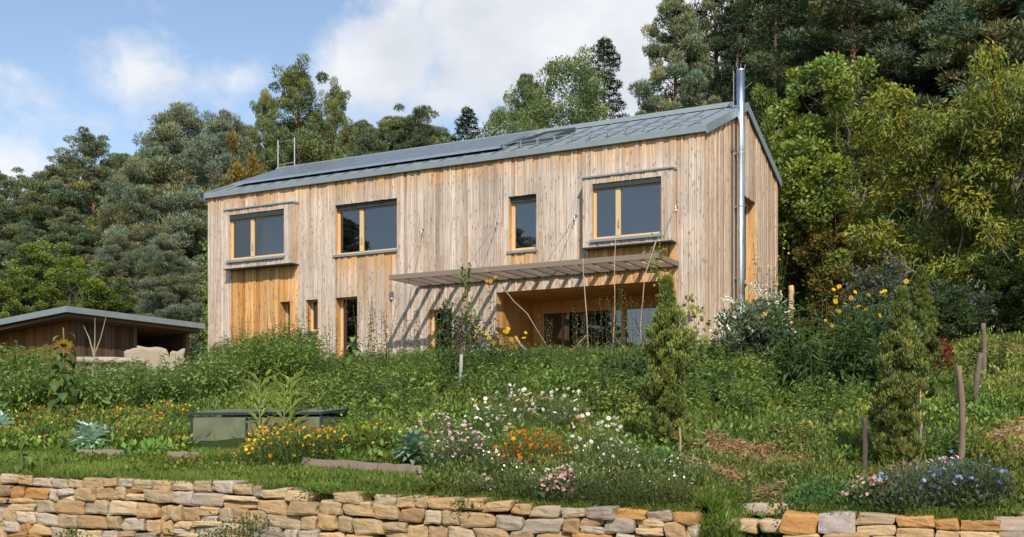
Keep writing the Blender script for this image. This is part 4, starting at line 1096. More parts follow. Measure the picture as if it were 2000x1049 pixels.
# buddleia like shrubs
def shrub(label, loc, H_, R_, seed, col, name='flowering_shrub', pan=None, npan=60, per=130, Ls=.10, Ws=.028, nk=90, cat='shrub', mat='leaf', grp=None, pl=.16, base=0., droop=.1):
    tk, cr = make_broad('s', H_, R_, seed, col, base, nk, per, Ls, Ws, LEAF1, crad=(.16, .28), bark=(.14, .11, .08), droop=droop)
    root = thing(name, label, cat, loc, 0, grp); tk.build('stem', M['bark'], root); cr.build('foliage', M[mat], root)
    if pan is not None:
        rs = np.random.RandomState(seed+1); nm = NM(); d = rnd(npan, rs); d[:, 2] = np.abs(d[:, 2])*1.1-.25; d = unit(d); d[:, 1] -= .2
        c = d*np.array([R_*1.0, R_*1.0, H_*.5])+np.array([0, 0, H_*.55])
        for q, dd in zip(c, d):
            n = 16; t = np.linspace(0, 1, n); ax = unit(dd+rs.normal(0, .4, 3)+np.array([0, 0, .25])); pos = q+np.outer(t, ax)*pl+rs.normal(0, .012, (n, 3))*(1-t[:, None])
            nm = NM(); inst(nm, LEAF1, pos, rnd(n, rs), rnd(n, rs), .035, .03, np.array(pan)*rs.uniform(.7, 1.15)); nm.build('flower_spike', M['petal'], root)
    return root
x, y, z = at(1472, 22); shrub('grey green shrub with white flower spikes beside the gable corner', (x, y, z), (YH-575)/F*y-z, .72, 301, (.11, .14, .085), pan=(.6, .57, .49), npan=66)
x, y, z = at(1715, 24); shrub('dark grey green shrub with faded violet tips behind the yellow flowers', (x, y, z), (YH-512)/F*y-z, .72, 302, (.06, .072, .05), pan=(.16, .12, .17), npan=35)
x, y, z = at(1860, 26); shrub('grey blue bush beneath the walnut beside the pale post', (x, y, z), (YH-560)/F*y-z, .8, 303, (.06, .075, .05), pan=(.22, .22, .26), npan=25)
x, y, z = hit(1848, 742); shrub('small rust red dried shrub left of the mossy post', (x, y, z), (742-655)/F*y, .22, 304, (.16, .055, .022), per=50, nk=35, Ls=.05, Ws=.02)
x, y, z = at(1820, 24.5); shrub('dark bush behind the thin right juniper', (x, y, z), 1.5, .8, 305, (.035, .055, .02))
# climbers
def vine(label, pts, seed, n=140, Ls=.10, Ws=.09, col=(.13, .16, .025), spread=.14, sr=.01, name='climbing_vine'):
    rs = np.random.RandomState(seed); P = np.array(pts, float); nm = NM(); st = NM(); st.tube(P, sr, 5, (.25, .18, .11))
    t = rs.uniform(0, len(P)-1.001, n); i = t.astype(int); f = (t-i)[:, None]; pos = P[i]*(1-f)+P[i+1]*f+rs.normal(0, spread, (n, 3))
    D = rnd(n, rs)*.7+np.array([0, -.3, -.5]); inst(nm, LEAFH, pos, D, rnd(n, rs)*.6+np.array([0, -.8, .5]), Ls*rs.uniform(.6, 1.2, n), Ws*rs.uniform(.6, 1.2, n), np.array(col)[None]*rs.uniform(.6, 1.3, (n, 1)))
    o = thing(name, label, 'climbing plant', tuple(P[0])); 
    for m_, nn, mm in ((st, 'stem', 'bark'), (nm, 'foliage', 'leaf')):
        m_.v = [v-P[0] for v in m_.v]; m_.build(nn, M[mm], o)
    return o
def HP(x, d, z):  # house axes -> world
    p = HC+HX*x+HY*d; return (p[0], p[1], z)
vine('yellow green vine climbing the front corner of the house to the pergola end', [HP(-.55, -1.2, 2.3), HP(-.5, -1.1, 3.6), HP(-.75, -1.5, 4.5), HP(-.8, -1.6, 4.9)], 401, 120)
vine('vine with large yellowing leaves at the near corner of the house', [HP(-.1, -.6, 2.2), HP(-.05, -.5, 3.0), HP(-.25, -.6, 3.7)], 402, 80, .14, .12, (.17, .19, .03), .17)
vine('leafy climber reaching the pergola above the yellow flowers', [HP(-6.05, -1.9, 2.2), HP(-6.1, -1.8, 3.4), HP(-6.25, -1.7, 4.3), HP(-6.3, -1.62, 4.85)], 407, 110, .11, .08, (.12, .16, .035), .10)
vine('green climber growing up the left end wall of the house', [HP(-17.5, .2, 2.4), HP(-17.5, .3, 4.0), HP(-17.5, .3, 5.5), HP(-17.45, .3, 6.8)], 403, 420, .12, .10, (.08, .13, .025), .12)
x, y, z = hit(1365, 790); vine('round leaved nasturtium with small red flowers right of the juniper', [(x, y, z), (x-.2, y+.6, z+.25), (x+.3, y+1.4, z+.35), (x-.1, y+2.2, z+.5)], 404, 260, .10, .11, (.06, .12, .035), .24)

# junipers
def juniper(label, px, ybase, ytop, wpx, seed, col, leaning=0.):
    x, y, z = hit(px, ybase); H_ = (ybase-ytop)/F*y; R_ = wpx/2/F*y*.86
    rs = np.random.RandomState(seed); tk = NM(); cr = NM(); n = 520
    tk.tube([(0, 0, -.1), (leaning*.3, 0, H_*.4), (leaning, 0, H_*.92)], [.035, .025, .006], 6, (.2, .13, .09)); tk.tube([(.07, 0, -.1), (.09, -.04, H_*.3), (.05, 0, H_*.6)], [.025, .02, .006], 6, (.22, .15, .1))
    t = rs.uniform(.02, 1, n)**.9; prof = np.sin(np.clip(t*1.02, 0, 1)*PI*.5+.0)**.0*np.clip((1-t)*2.6, .12, 1)*np.clip(.62+t*1.1, 0, 1)
    a = rs.uniform(0, 2*PI, n); mod = np.array([1+.55*mnoise.noise(Vector((math.cos(q)*.9+seed, math.sin(q)*.9, w_*5.))) for q, w_ in zip(a, t)]); rr = R_*prof*rs.uniform(.3, 1.15, n)*mod
    cen = np.stack([np.cos(a)*rr+leaning*t, np.sin(a)*rr, H_*t], 1); rad = np.full(n, R_*.17)*rs.uniform(.5, 1.4, n)
    foliage_clumps(cr, rs, cen, rad, 90, .05, .013, col, 1.6, 1.2, .5, LEAF1, .6, .4)
    root = thing('juniper', label, 'juniper', (x, y, z)); tk.build('trunk', M['bark'], root); cr.build('crown', M['needle'], root); return root
juniper('dense green columnar juniper in front of the terrace opening', 1303, 882, 552, 92, 501, (.14, .165, .04))
juniper('tall ragged juniper column at the right behind the short stake', 1752, 918, 575, 92, 502, (.10, .12, .032), .05)
juniper('slim juniper tip standing close behind the ragged one', 1800, 800, 530, 66, 503, (.08, .10, .024))

# sunflowers with big heart shaped leaves
def sunflower(label, px, yb, yt, seed, head=True, lean=0.0, Ls=.24, nl=22, extra=0):
    x, y, z = hit(px, yb); H_ = (yb-yt)/F*y; rs = np.random.RandomState(seed); st = NM(); lf = NM()
    P = lambda t: np.array([lean*t*t, 0, H_*t])
    st.tube([P(t) for t in np.linspace(0, 1, 7)], [.02*(1-.4*t) for t in np.linspace(0, 1, 7)], 6, (.13, .17, .05))
    t = np.linspace(.08, .95, nl); an = np.arange(nl)*2.4; D = np.stack([np.cos(an), np.sin(an), -.7+rs.normal(0, .2, nl)], 1)
    s = Ls*(1-.45*t)*rs.uniform(.8, 1.15, nl); pos = np.array([P(k) for k in t])+np.stack([np.cos(an), np.sin(an), 0*an], 1)*.09
    c = np.array((.075, .12, .035))[None]*rs.uniform(.7, 1.4, (nl, 1)); c[rs.rand(nl) < .12] = (.25, .24, .04)
    inst(lf, LEAFH, pos, D, np.stack([np.cos(an)*.6, np.sin(an)*.6, 0*an+.8], 1), s, s*.85, c)
    root = thing('sunflower', label, 'sunflower', (x, y, z)); st.build('stem', M['leaf'], root); lf.build('foliage', M['leaf'], root)
    if head:
        nm = NM(); p = P(1.0)[None]+np.array([[0, -.03, .0]]); flowers(nm, rs, p, .17, [(.62, .42, .03)], (.10, .06, .02), (.1, -.35, -.5), .05); nm.build('flower_head', M['petal'], root)
    return root
sunflower('tall sunflower with a drooping yellow head in front of the shed', 120, 826, 672, 601, True, .05, .30, 30)
sunflower('tall sunflower without open bloom right behind the yellow headed one', 129, 818, 640, 602, False, -.05, .24, 22)
sunflower('young broad leaved sunflower at the lower left on the grass', 42, 935, 868, 603, False, .0, .17, 12)
sunflower('broad leaved sunflower beside the left glazed door', 690, 742, 655, 604, False, .03, .26, 16)
# corn
x, y, z = hit(556, 858); rs = np.random.RandomState(9); st = NM(); lf = NM()
for k in range(4):
    b = np.array([rs.normal(0, .12), rs.normal(0, .1), 0]); H_ = (858-742)/F*y*rs.uniform(.8, 1.02)
    st.tube([b, b+np.array([0, 0, H_])], [.012, .006], 5, (.2, .24, .07))
    n = 11; t = np.linspace(.1, .95, n); an = np.arange(n)*PI+rs.uniform(0, 1, n)+k; D = np.stack([np.cos(an)*.7, np.sin(an)*.7, .7+0*an], 1)
    inst(lf, LEAF2, b+np.outer(t, [0, 0, H_]), D, np.stack([-np.cos(an), -np.sin(an), 0*an+.4], 1), .34, .05, np.array((.17, .21, .05)))
plant('corn_plant', 'young pale green corn plants with tassels behind the cold frame', 'corn', {'stem': (st, 'leaf'), 'foliage': (lf, 'leaf')}, (x, y, z))
# cabbages / kale
def cabbage(label, px, yb, wpx, hpx, seed, col=(.17, .215, .205)):
    x, y, z = hit(px, yb); R_ = wpx/2/F*y; H_ = hpx/F*y; rs = np.random.RandomState(seed); nm = NM(); n = 64; col = tuple(np.array(col)*1.55)
    an = np.arange(n)*2.4; el = np.linspace(-.1, 1.25, n); D = np.stack([np.cos(an)*np.cos(el), np.sin(an)*np.cos(el), np.sin(el)], 1)
    pos = np.stack([0*an, 0*an, H_*(.2+.35*np.linspace(0, 1, n))], 1)+D*.03
    inst(nm, LEAFH, pos, D, np.stack([-np.cos(an)*.5, -np.sin(an)*.5, 0*an+1], 1)+rs.normal(0, .2, (n, 3)), R_*rs.uniform(.6, 1.15, n), R_*.42, np.array(col)[None]*rs.uniform(.6, 1.35, (n, 1)))
    st = NM(); st.tube([(0, 0, -.05), (0, 0, H_*.5)], [.03, .02], 6, (.2, .24, .15))
    return plant('cabbage', label, 'cabbage', {'stem': (st, 'leaf'), 'foliage': (nm, 'leaf')}, (x, y, z))
cabbage('blue grey cabbage in the left bed behind the edging board', 176, 884, 78, 52, 701); cabbage('blue grey cabbage cut by the left edge', 2, 858, 60, 50, 702); cabbage('large blue green cabbage beside the end of the wooden edging', 806, 912, 80, 72, 703, (.10, .155, .12))
cabbage('second blue grey cabbage touching the left one', 205, 878, 50, 40, 704)

# flower plants
def flower_kind(seed, h_, R_, nleaf, lcol, nfl, fs, fcol, centre, Ls=.055, Ws=.012, name='flower_plant', top=.55, flat=True, tmpl=STAR, cat='flower plant'):
    rs = np.random.RandomState(seed); lf = NM(); fl = NM(); st = NM()
    for k in range(10):
        a = rs.uniform(0, 6.28); r = R_*.8*rs.rand(); st.tube([(r*.2*math.cos(a), r*.2*math.sin(a), -.04), (r*math.cos(a), r*math.sin(a), h_*rs.uniform(.6, .9))], [.005, .003], 4, (.1, .13, .04))
    d = rnd(nleaf, rs); d[:, 2] = np.abs(d[:, 2]); pos = d*np.array([R_, R_, h_*.88])*rs.uniform(.1, 1, (nleaf, 1))**.5
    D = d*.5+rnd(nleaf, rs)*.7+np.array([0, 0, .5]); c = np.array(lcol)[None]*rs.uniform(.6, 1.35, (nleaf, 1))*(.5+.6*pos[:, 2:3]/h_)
    inst(lf, LEAF1, pos, D, rnd(nleaf, rs)+np.array([0, 0, .5]), Ls*rs.uniform(.6, 1.3, nleaf), Ws*rs.uniform(.7, 1.3, nleaf), c)
    d = rnd(nfl, rs); d[:, 2] = np.abs(d[:, 2])*.8+top*.5; d = unit(d); p = d*np.array([R_, R_, h_])*rs.uniform(.85, 1.1, (nfl, 1))
    flowers(fl, rs, p, fs, fcol, centre, (0, -.5, .7), .4, tmpl)
    root = plant(name, 'x', cat, {'stem': (st, 'leaf'), 'foliage': (lf, 'leaf'), 'blossoms': (fl, 'petal')}, (0, 0, -50))
    return PK(root)
ORG = [(.75, .22, .015), (.72, .30, .02), (.70, .15, .01)]; YO = [(.75, .45, .02), (.8, .55, .04), (.72, .25, .02)]; WHT = [(.80, .76, .72), (.78, .66, .68)]; PNK = [(.60, .38, .48), (.68, .52, .58), (.5, .28, .4)]
cal = [flower_kind(800+i, .34, .24, 420, (.10, .15, .03), [6, 13, 9][i], .023, [YO, ORG, YO][i], (.4, .15, .02), .07, .02) for i in range(3)]
mari = flower_kind(810, .50, .30, 900, (.085, .13, .03), 46, .022, YO, (.35, .12, .02))
mariO = flower_kind(811, .48, .30, 800, (.07, .11, .03), 60, .026, ORG, (.35, .10, .01), .045, .011)
cosW = flower_kind(812, .62, .30, 700, (.075, .115, .035), 22, .034, WHT, (.6, .4, .05), .07, .008)
cosP = flower_kind(813, .50, .30, 650, (.075, .105, .04), 34, .022, PNK, (.5, .35, .1), .06, .008)
aster = flower_kind(814, .40, .28, 800, (.075, .10, .055), 13, .022, [(.17, .20, .40), (.24, .25, .46), (.16, .18, .36)], None, .05, .012)
sedum = flower_kind(815, .34, .22, 240, (.10, .15, .06), 60, .024, [(.45, .25, .25), (.52, .36, .32), (.4, .2, .22)], None, .06, .03, tmpl=DISC)
wild = flower_kind(816, .40, .28, 700, (.08, .11, .04), 13, .015, [(.7, .68, .6), (.65, .6, .5)], None, .06, .009)
nig = np.random.RandomState(90)
for i in range(84):
    px = nig.uniform(-10, 375); py = nig.uniform(806, 880)
    if px > 330 and py > 850: continue
    x, y, z = hit(px, py); cal[i % 3].at(x, y, z, nig.uniform(0, 6), nig.uniform(.7, 1.1), 'small marigold plant with orange and yellow blooms in the left bed', 'marigolds in the left bed')
for i, (px, py, s) in enumerate([(505, 905, .9), (530, 912, 1.0), (570, 910, 1.05), (610, 905, .95), (545, 895, .95), (590, 893, .9), (635, 895, .8), (480, 912, .6), (440, 905, .4), (655, 888, .7)]):
    x, y, z = hit(px, py); mari.at(x, y, z, nig.uniform(0, 6), s, 'bushy marigold with yellow orange blooms in front of the cold frame', 'marigolds before the cold frame')
for i in range(10):
    px = nig.uniform(640, 760); py = nig.uniform(842, 885); x, y, z = hit(px, py); cal[0].at(x, y, z, nig.uniform(0, 6), nig.uniform(.7, 1), 'loose yellowish plant right of the cold frame', 'plants right of the cold frame')
for i, (px, py, s) in enumerate([(1010, 925, 1.0), (1045, 928, 1.05), (1075, 922, .95), (1030, 915, 1.0), (1060, 908, .9)]):
    x, y, z = hit(px, py); mariO.at(x, y, z, nig.uniform(0, 6), s, 'bright orange flowering bush in the middle of the garden bank', 'bright orange flowers in the middle')
for px, py, s in [(1130, 852, .55), (1020, 805, .6), (1165, 893, .5), (1060, 800, .5)]:
    x, y, z = hit(px, py); mariO.at(x, y, z, 0, s, 'small scattered orange flower among the white ones', 'scattered orange flowers')
for px, py, s in [(985, 845, 1.), (1010, 835, 1.), (960, 865, .95), (1095, 850, 1.0), (1120, 845, .9), (1165, 915, 1.0), (1190, 920, .95), (1150, 905, .9), (1210, 930, .7), (1010, 850, 1), (1075, 838, .9), (935, 850, .8)]:
    x, y, z = hit(px, py); cosW.at(x, y, z, nig.uniform(0, 6), s, 'white cosmos with feathery leaves on the garden bank', 'white cosmos flowers')
for px, py, s in [(860, 918, 1.), (885, 922, 1.05), (910, 918, 1), (850, 865, .9), (870, 850, .7), (930, 910, .9), (900, 900, 1), (1115, 830, .8)]:
    x, y, z = hit(px, py); cosP.at(x, y, z, nig.uniform(0, 6), s, 'pale pink aster clump right of the large cabbage', 'pink asters beside the cabbage')
for i in range(30):
    px = nig.uniform(900, 1420); py = nig.uniform(925, 992); x, y, z = hit(px, py)
    wild.at(x, y, z, nig.uniform(0, 6), nig.uniform(.6, 1.05), 'low wild plant with tiny whitish flowers near the wall top', 'wild flowers above the stone wall')
for px, py, s in [(1090, 985, 1.0), (1108, 982, .95), (1070, 975, .7), (940, 965, .6)]:
    x, y, z = hit(px, py); sedum.at(x, y, z, nig.uniform(0, 6), s, 'fleshy stonecrop with dusty pink flower heads above the wall', 'pink stonecrops above the wall')
for px, py, s in [(1690, 992, .9), (1730, 985, .9), (1770, 975, 1.), (1830, 960, .95), (1865, 955, .9), (1800, 962, .9)]:
    x, y, z = hit(px, py); sedum.at(x, y, z, nig.uniform(0, 6), s, 'stonecrop with pale buff and pink heads behind the short wall', 'stonecrops behind the short wall')
for i in range(20):
    px = nig.uniform(1760, 1940); py = nig.uniform(962, 1006); x, y, z = hit(px, py)
    aster.at(x, y, z, nig.uniform(0, 6), nig.uniform(.75, 1.1), 'blue flowered bushy plant at the right end of the short wall', 'blue flowers above the short wall')
# white rimmed saplings
def sapling(label, px, yb, ymid, ytop, seed, lean=0.):
    x, y, z = hit(px, yb); h1 = (yb-ymid)/F*y; h2 = (yb-ytop)/F*y; rs = np.random.RandomState(seed)
    root = thing('fruit_tree', label, 'young tree', (x, y, z)); a = NM(); a.tube([(0, 0, -.1), (lean*.5, 0, h1*.5), (lean, 0, h1)], [.034, .032, .030], 8, (.33, .32, .30)); tr = a.build('trunk', M['bark'], root, True)
    b = NM(); b.tube([(lean, 0, h1), (lean*1.2, 0, h2*.95)], [.036, .01], 6, (.12, .09, .07))
    cr = NM(); n = 26; t = rs.uniform(.55, 1, n); an = rs.uniform(0, 6.28, n); r = .42*rs.rand(n)**.7
    cen = np.stack([np.cos(an)*r+lean, np.sin(an)*r, h1*.9+(h2-h1)*rs.uniform(.0, 1.05, n)], 1)
    for q in cen[:16]: limb(b, (lean, 0, min(q[2]*.9, h2*.8)), q, .01, .004, (.12, .09, .07), rs)
    b.build('limbs', M['bark'], root)
    foliage_clumps(cr, rs, cen, np.full(n, .12), 26, .08, .04, (.05, .075, .03), 1, .2, .6, LEAF2, .6, .3); cr.build('crown', M['leaf'], root)
sapling('young fruit tree with white painted trunk left of the yellow flowers', 898, 768, 692, 600, 901, .03)
sapling('short white painted stump of a young tree left of the juniper', 1221, 768, 718, 700, 902, .02)

# posts and sticks
def post(label, px, yb, yt, r=.05, bend=0., col=(.26, .19, .13), seed=1, cat='post', name='wooden_post', Y=None, lean=0.):
    if Y is None: x, y, z = hit(px, yb)
    else: x, y, z = at(px, Y)
    H_ = (YH-yt)/F*y-z; nm = NM(); rs = np.random.RandomState(seed); n = 12
    pts = [(bend*math.sin(PI*t)+lean*t+rs.normal(0, r*.12), rs.normal(0, r*.12), -.2*(t == 0)+H_*t) for t in np.linspace(0, 1, n)]
    nm.tube(pts, [r*(1-.15*t)*rs.uniform(.93, 1.07) for t in np.linspace(0, 1, n)], 10, col)
    o = nm.build(name, M['bark'], None, True); o.location = (x, y, z); return tag(o, label, cat)
post('tall bare wooden post standing free at the right', 1873, 925, 714, .034, .03, (.20, .145, .10), 1)
post('gnarled grey post behind the tall free one', 1905, 812, 690, .042, -.03, (.16, .125, .095), 2, lean=.08)
post('mossy post with climbing leaves farthest right', 1920, 740, 632, .045, .02, (.17, .14, .10), 3)
post('short dark stake beside the ragged juniper', 1689, 925, 815, .03, .0, (.10, .08, .06), 4)
post('thin bamboo cane right of the ragged juniper', 1796, 890, 716, .012, .01, (.42, .34, .20), 5, 'cane', 'bamboo_cane')
post('short grey stake at the foot of the bamboo cane', 1799, 905, 828, .022, 0, (.30, .25, .2), 6)
post('pale sawn post in front of the dark wood', 1818, 0, 542, .07, 0, (.50, .34, .18), 7, Y=30)
post('small pale post right of the gable', 1545, 0, 558, .07, 0, (.50, .34, .18), 8, Y=27)
post('thin pale stake at the foot of the green juniper', 1327, 905, 835, .014, .01, (.36, .28, .2), 9)
def pole(label, pts, r=.018, col=(.42, .32, .24), name='climbing_pole', cat='pole'):
    P = np.array(pts); nm = NM()
    q = []
    for i in range(len(P)-1):
        for k in range(4): q.append(P[i]*(1-k/4)+P[i+1]*k/4)
    q.append(P[-1]); nm.tube([p-P[0] for p in q], [r*(1-.4*i/len(q)) for i in range(len(q))], 6, col)
    o = nm.build(name, M['bark'], None, True); o.location = tuple(P[0]); return tag(o, label, cat)
def WP(px, py, Y): return ((px-CX)/F*Y, Y, (YH-py)/F*Y)
pole('thin bent pole leaning on the pergola, leftmost of three', [WP(1149, 692, 29), WP(1146, 620, 29), WP(1139, 530, 29), WP(1139, 505, 29)])
pole('thin straight pole rising past the pergola, middle of three', [WP(1196, 700, 28.6), WP(1201, 600, 28.6), WP(1200, 520, 28.6), WP(1203, 450, 28.7)], .016)
pole('thin curved pole by the juniper, rightmost of three', [WP(1255, 700, 28.2), WP(1251, 640, 28.2), WP(1259, 540, 28.2), WP(1282, 470, 28.3)], .016)
pole('long curved dry shoot hanging across the terrace corner', [WP(981, 560, 30.3), WP(1003, 588, 30.4), WP(1030, 613, 30.5), WP(1052, 650, 30.6), WP(1078, 690, 30.6)], .016, (.38, .28, .2), 'dry_branch', 'branch')
pole('bowed bare branch low at the terrace corner', [WP(1007, 660, 29.6), WP(1020, 678, 29.5), WP(1037, 690, 29.4), WP(1056, 697, 29.4)], .04, (.36, .24, .16), 'dry_branch', 'branch')
pole('reddish bare branch rising to the right before the glass doors', [WP(1104, 692, 29.6), WP(1122, 680, 29.5), WP(1145, 655, 29.4)], .035, (.33, .16, .10), 'dry_branch', 'branch')
pole('dark thin twig lying over the bank beside the tall post', [WP(1845, 945, 11.6), WP(1880, 915, 12), WP(1910, 895, 12.4)], .012, (.10, .07, .05), 'dry_branch', 'branch')
# wooden edging boards
def edging(label, px0, px1, py0, py1, hgt=.10, seed=1):
    a = np.array(hit(px0, py0)); b = np.array(hit(px1, py1)); d = b-a; Ln = np.linalg.norm(d[:2]); nm = NM(); rs = np.random.RandomState(seed)
    n = 6
    v = []
    for i in range(n+1):
        t = i/n; j = rs.normal(0, .006, 4)
        for yy, zz in ((0, -.08), (0, hgt), (.045, hgt), (.045, -.08)): v.append((Ln*t, yy+j[0], zz+j[1]+d[2]*t))
    nm.add(v, [(i*4+k, i*4+4+k, i*4+4+(k+1) % 4, i*4+(k+1) % 4) for i in range(n) for k in range(4)]+[(0, 1, 2, 3), (n*4+3, n*4+2, n*4+1, n*4)], (.26, .20, .16))
    o = nm.build('edging_board', M['timber'], None); o.location = tuple(a); o.rotation_euler = (0, 0, math.atan2(d[1], d[0])); tag(o, label, 'edging board')
edging('weathered edging board nearest the left edge', -10, 28, 872, 873, .1); edging('weathered edging board below the left cabbage', 150, 240, 892, 894, .1, 2)
edging('weathered edging board between cabbage and cold frame', 326, 388, 897, 899, .1, 3); edging('long weathered edging board left of the large cabbage', 588, 735, 912, 924, .11, 4); edging('edging board ending at a short peg below the large cabbage', 738, 818, 924, 929, .11, 5)
post('short peg holding the end of the edging board', 819, 938, 912, .035, 0, (.28, .2, .15), 12)
# log / timber rails below the shed
def beam(label, px0, px1, py, Y, r, col, name='log', cat='log'):
    nm = NM(); a = np.array(WP(px0, py, Y)); b = np.array(WP(px1, py+3, Y+.4)); nm.tube([(0, 0, 0), tuple((b-a)*.5+np.array([0, 0, .02])), tuple(b-a)], [r, r*.95, r*.85], 10, col)
    o = nm.build(name, M['bark'], None, True); o.location = tuple(a); tag(o, label, cat)
beam('pale debarked log lying in front of the shed', 150, 285, 704, 25.5, .085, (.42, .34, .27)); beam('short pale log lower among the hedge plants', 205, 262, 724, 24.6, .06, (.46, .40, .34)); beam('grey log end close to the house corner', 350, 425, 711, 27.5, .05, (.3, .24, .2))
# stones standing at the shed
for i, (px, py0, py1, wpx, lab) in enumerate([(263, 700, 676, 40, 'pale limestone block leaning on the shed, left'), (302, 700, 674, 60, 'widest pale limestone block against the shed, middle'), (344, 705, 680, 30, 'narrow pale limestone slab near the dark opening, right')]):
    Y = 30.5; x = (px-CX)/F*Y; zz = (YH-py0)/F*Y-.35; hh = (py0-py1)/F*Y+.35
    slabthing('stone_block', lab, 'stone', (x, Y, zz), wpx*.95/F*Y, .12, hh*.9, HANG+.5, (.36, .30, .23))
# bare small tree at shed
x, y, z = at(182, 26.5); rs = np.random.RandomState(31); nm = NM(); H_ = (YH-618)/F*y-z
nm.tube([(0, 0, 0), (.02, 0, H_*.55)], [.04, .03], 6, (.38, .30, .22))
cr = NM()
for k, (dx, dz) in enumerate([(-.22, .88), (.04, .98), (.30, 1.0)]):
    nm.tube([(.02, 0, H_*.5), (.02+dx*.5, 0, H_*.72), (dx, 0, H_*dz)], [.022, .014, .006], 5, (.30, .28, .16)); 
plant('pollarded_sapling', 'small bare trunk with upright shoots in front of the shed boards', 'young tree', {'trunk': (nm, 'bark')}, (x, y, z))

hpx, hpy, hpz = HP(-1.75, .05, 5.62); rs = np.random.RandomState(12); st = NM(); lf = NM(); pt_ = NM()  # potted plant added indoors, standing in for a plant mirrored in the pane
pt_.tube([(0, 0, 0), (0, 0, .14)], [.07, .09], 10, (.4, .2, .12))
for k in range(9):
    e_ = np.array([rs.normal(0, .25), rs.normal(0, .05), rs.uniform(.3, .62)]); st.tube([(0, 0, .12), tuple(e_*np.array([.5, .5, .7])+np.array([0, 0, .06])), tuple(e_)], [.006, .005, .003], 4, (.3, .32, .2))
    n = 9; t = rs.uniform(.45, 1, n)[:, None]; inst(lf, LEAF1, e_*t+np.array([[0, 0, .03]]), rnd(n, rs), rnd(n, rs)+np.array([0, -1, 0]), .07, .03, np.array((.45, .5, .38)))
plant('reflected_plant', 'spindly potted plant added inside the large right bay window for the reflection in its pane', 'reflected_plant', {'pot': (pt_, 'paint'), 'stem': (st, 'bark'), 'foliage': (lf, 'leaf')}, (hpx, hpy, hpz))
# cold frame
x0_, y0_, z0_ = hit(372, 876); x0_, y0_ = (372-CX)/F*16.1, 16.1; z0_ = float(terr(x0_, y0_))
cf = thing('cold_frame', 'dark framed cold frame with cloudy polycarbonate panels in the vegetable bed', 'cold frame', (x0_, y0_, (YH-874)/F*16.1+.065), math.radians(-14))
FB = (.03, .04, .045); Lc, Dc, Hf, Hb = 1.98, .95, .385, .46
pn = NM(); pn.box(.03, .84, .008, .018, .03, Hf-.03); pn.box(.88, Lc-.03, .008, .018, .03, Hf-.03); pn.box(Lc-.02, Lc-.01, .03, Dc-.03, .03, Hf-.02); pn.box(.01, .02, .03, Dc-.03, .03, Hf-.02); pn.box(.03, Lc-.03, Dc-.018, Dc-.008, .03, Hb-.03)
pn.build('side_panel', M['poly'], cf)
fr = NM()
for x in (0, .84, Lc-.03): fr.box(x, x+.035, 0, .03, 0, Hf, FB)
fr.box(.036, .839, 0, .03, 0, .03, FB); fr.box(.876, Lc-.031, 0, .03, 0, .03, FB); fr.box(0, .03, Dc-.03, Dc, 0, Hb, FB); fr.box(Lc-.03, Lc, Dc-.03, Dc, 0, Hb, FB)
fr.build('frame', M['paint'], cf)
for a, b in ((-.01, .97), (.985, Lc+.015)):
    ld_ = NM()
    def sl(xa, xb, ya, yb, m, c): 
        zz = lambda y: Hf+.004+(Hb-Hf)*y/Dc
        v = []
        for xx in (xa, xb):
            for yy in (ya, yb): v += [(xx, yy, zz(yy)), (xx, yy, zz(yy)+.035)]
        m.add(v, [(0, 1, 3, 2), (4, 6, 7, 5), (1, 5, 7, 3), (0, 2, 6, 4), (0, 4, 5, 1), (2, 3, 7, 6)], c)
    sl(a, a+.035, -.02, Dc+.01, ld_, FB); sl(b-.035, b, -.02, Dc+.01, ld_, FB); sl(a+.035, b-.035, -.02, .02, ld_, FB); sl(a+.035, b-.035, Dc-.03, Dc+.01, ld_, FB); sl(a+.035, b-.035, .46, .49, ld_, FB)
    lo_ = ld_.build('lid', M['paint'], cf); p_ = NM(); sl(a+.036, b-.036, .021, .459, p_, FB); sl(a+.036, b-.036, .491, Dc-.031, p_, FB); p_.build('pane', M['poly'], lo_)
# dark pot in the bed
x, y, z = hit(272, 842); nm = NM(); nm.tube([(0, 0, 0), (0, 0, .16), (0, 0, .17), (0, 0, .15)], [.13, .17, .18, .15], 16, (.02, .02, .022)); 
o = nm.build('plant_pot', M['paint'], None, True); o.location = (x, y, z); tag(o, 'black round pot half hidden among the marigolds', 'pot')

# ------------------------------------------------------------------ ground cover (uncountable)
def region(n, rs, u0, u1, a0, a1):
    u = rs.uniform(u0, u1, n); a = rs.uniform(a0, a1, n)
    return W1[0]+u*WE[0]+a*WN[0], W1[1]+u*WE[1]+a*WN[1], u, a
def visible(x, y, m=60): px = CX+F*x/y; return (px > -m) & (px < 2000+m)
def scatter_blades(nm, rs, x, y, L_, W_, col, spread=.5):
    n = len(x); z = terr(x, y)-.01; D = np.stack([rs.normal(0, spread, n), rs.normal(0, spread, n), np.ones(n)], 1)
    pt = (.5+.5*np.sin(x*1.9+np.sin(y*1.3)*2)*np.sin(y*2.3+1.5*np.sin(x*1.1)))[:, None]
    c = np.array(col)[None]*rs.uniform(.6, 1.35, (n, 1))*(.7+.6*pt)*np.stack([1+rs.normal(0, .15, n), np.ones(n), np.ones(n)], 1)
    dry = rs.rand(n) < .06; c[dry] = np.array((.22, .18, .08))
    inst(nm, LEAF1, np.stack([x, y, z], 1), D, np.stack([rs.normal(0, 1, n), rs.normal(0, 1, n), 0*x+.2], 1), L_*rs.uniform(.5, 1.3, n), W_, c)
rs = np.random.RandomState(61)
g = NM()
x, y, u, a = region(150000, rs, -4, 13, .2, 2.2); k = visible(x, y) & (rs.rand(len(x)) > soil(x, y)*1.1); scatter_blades(g, rs, x[k], y[k], .07, .010, (.085, .135, .022))
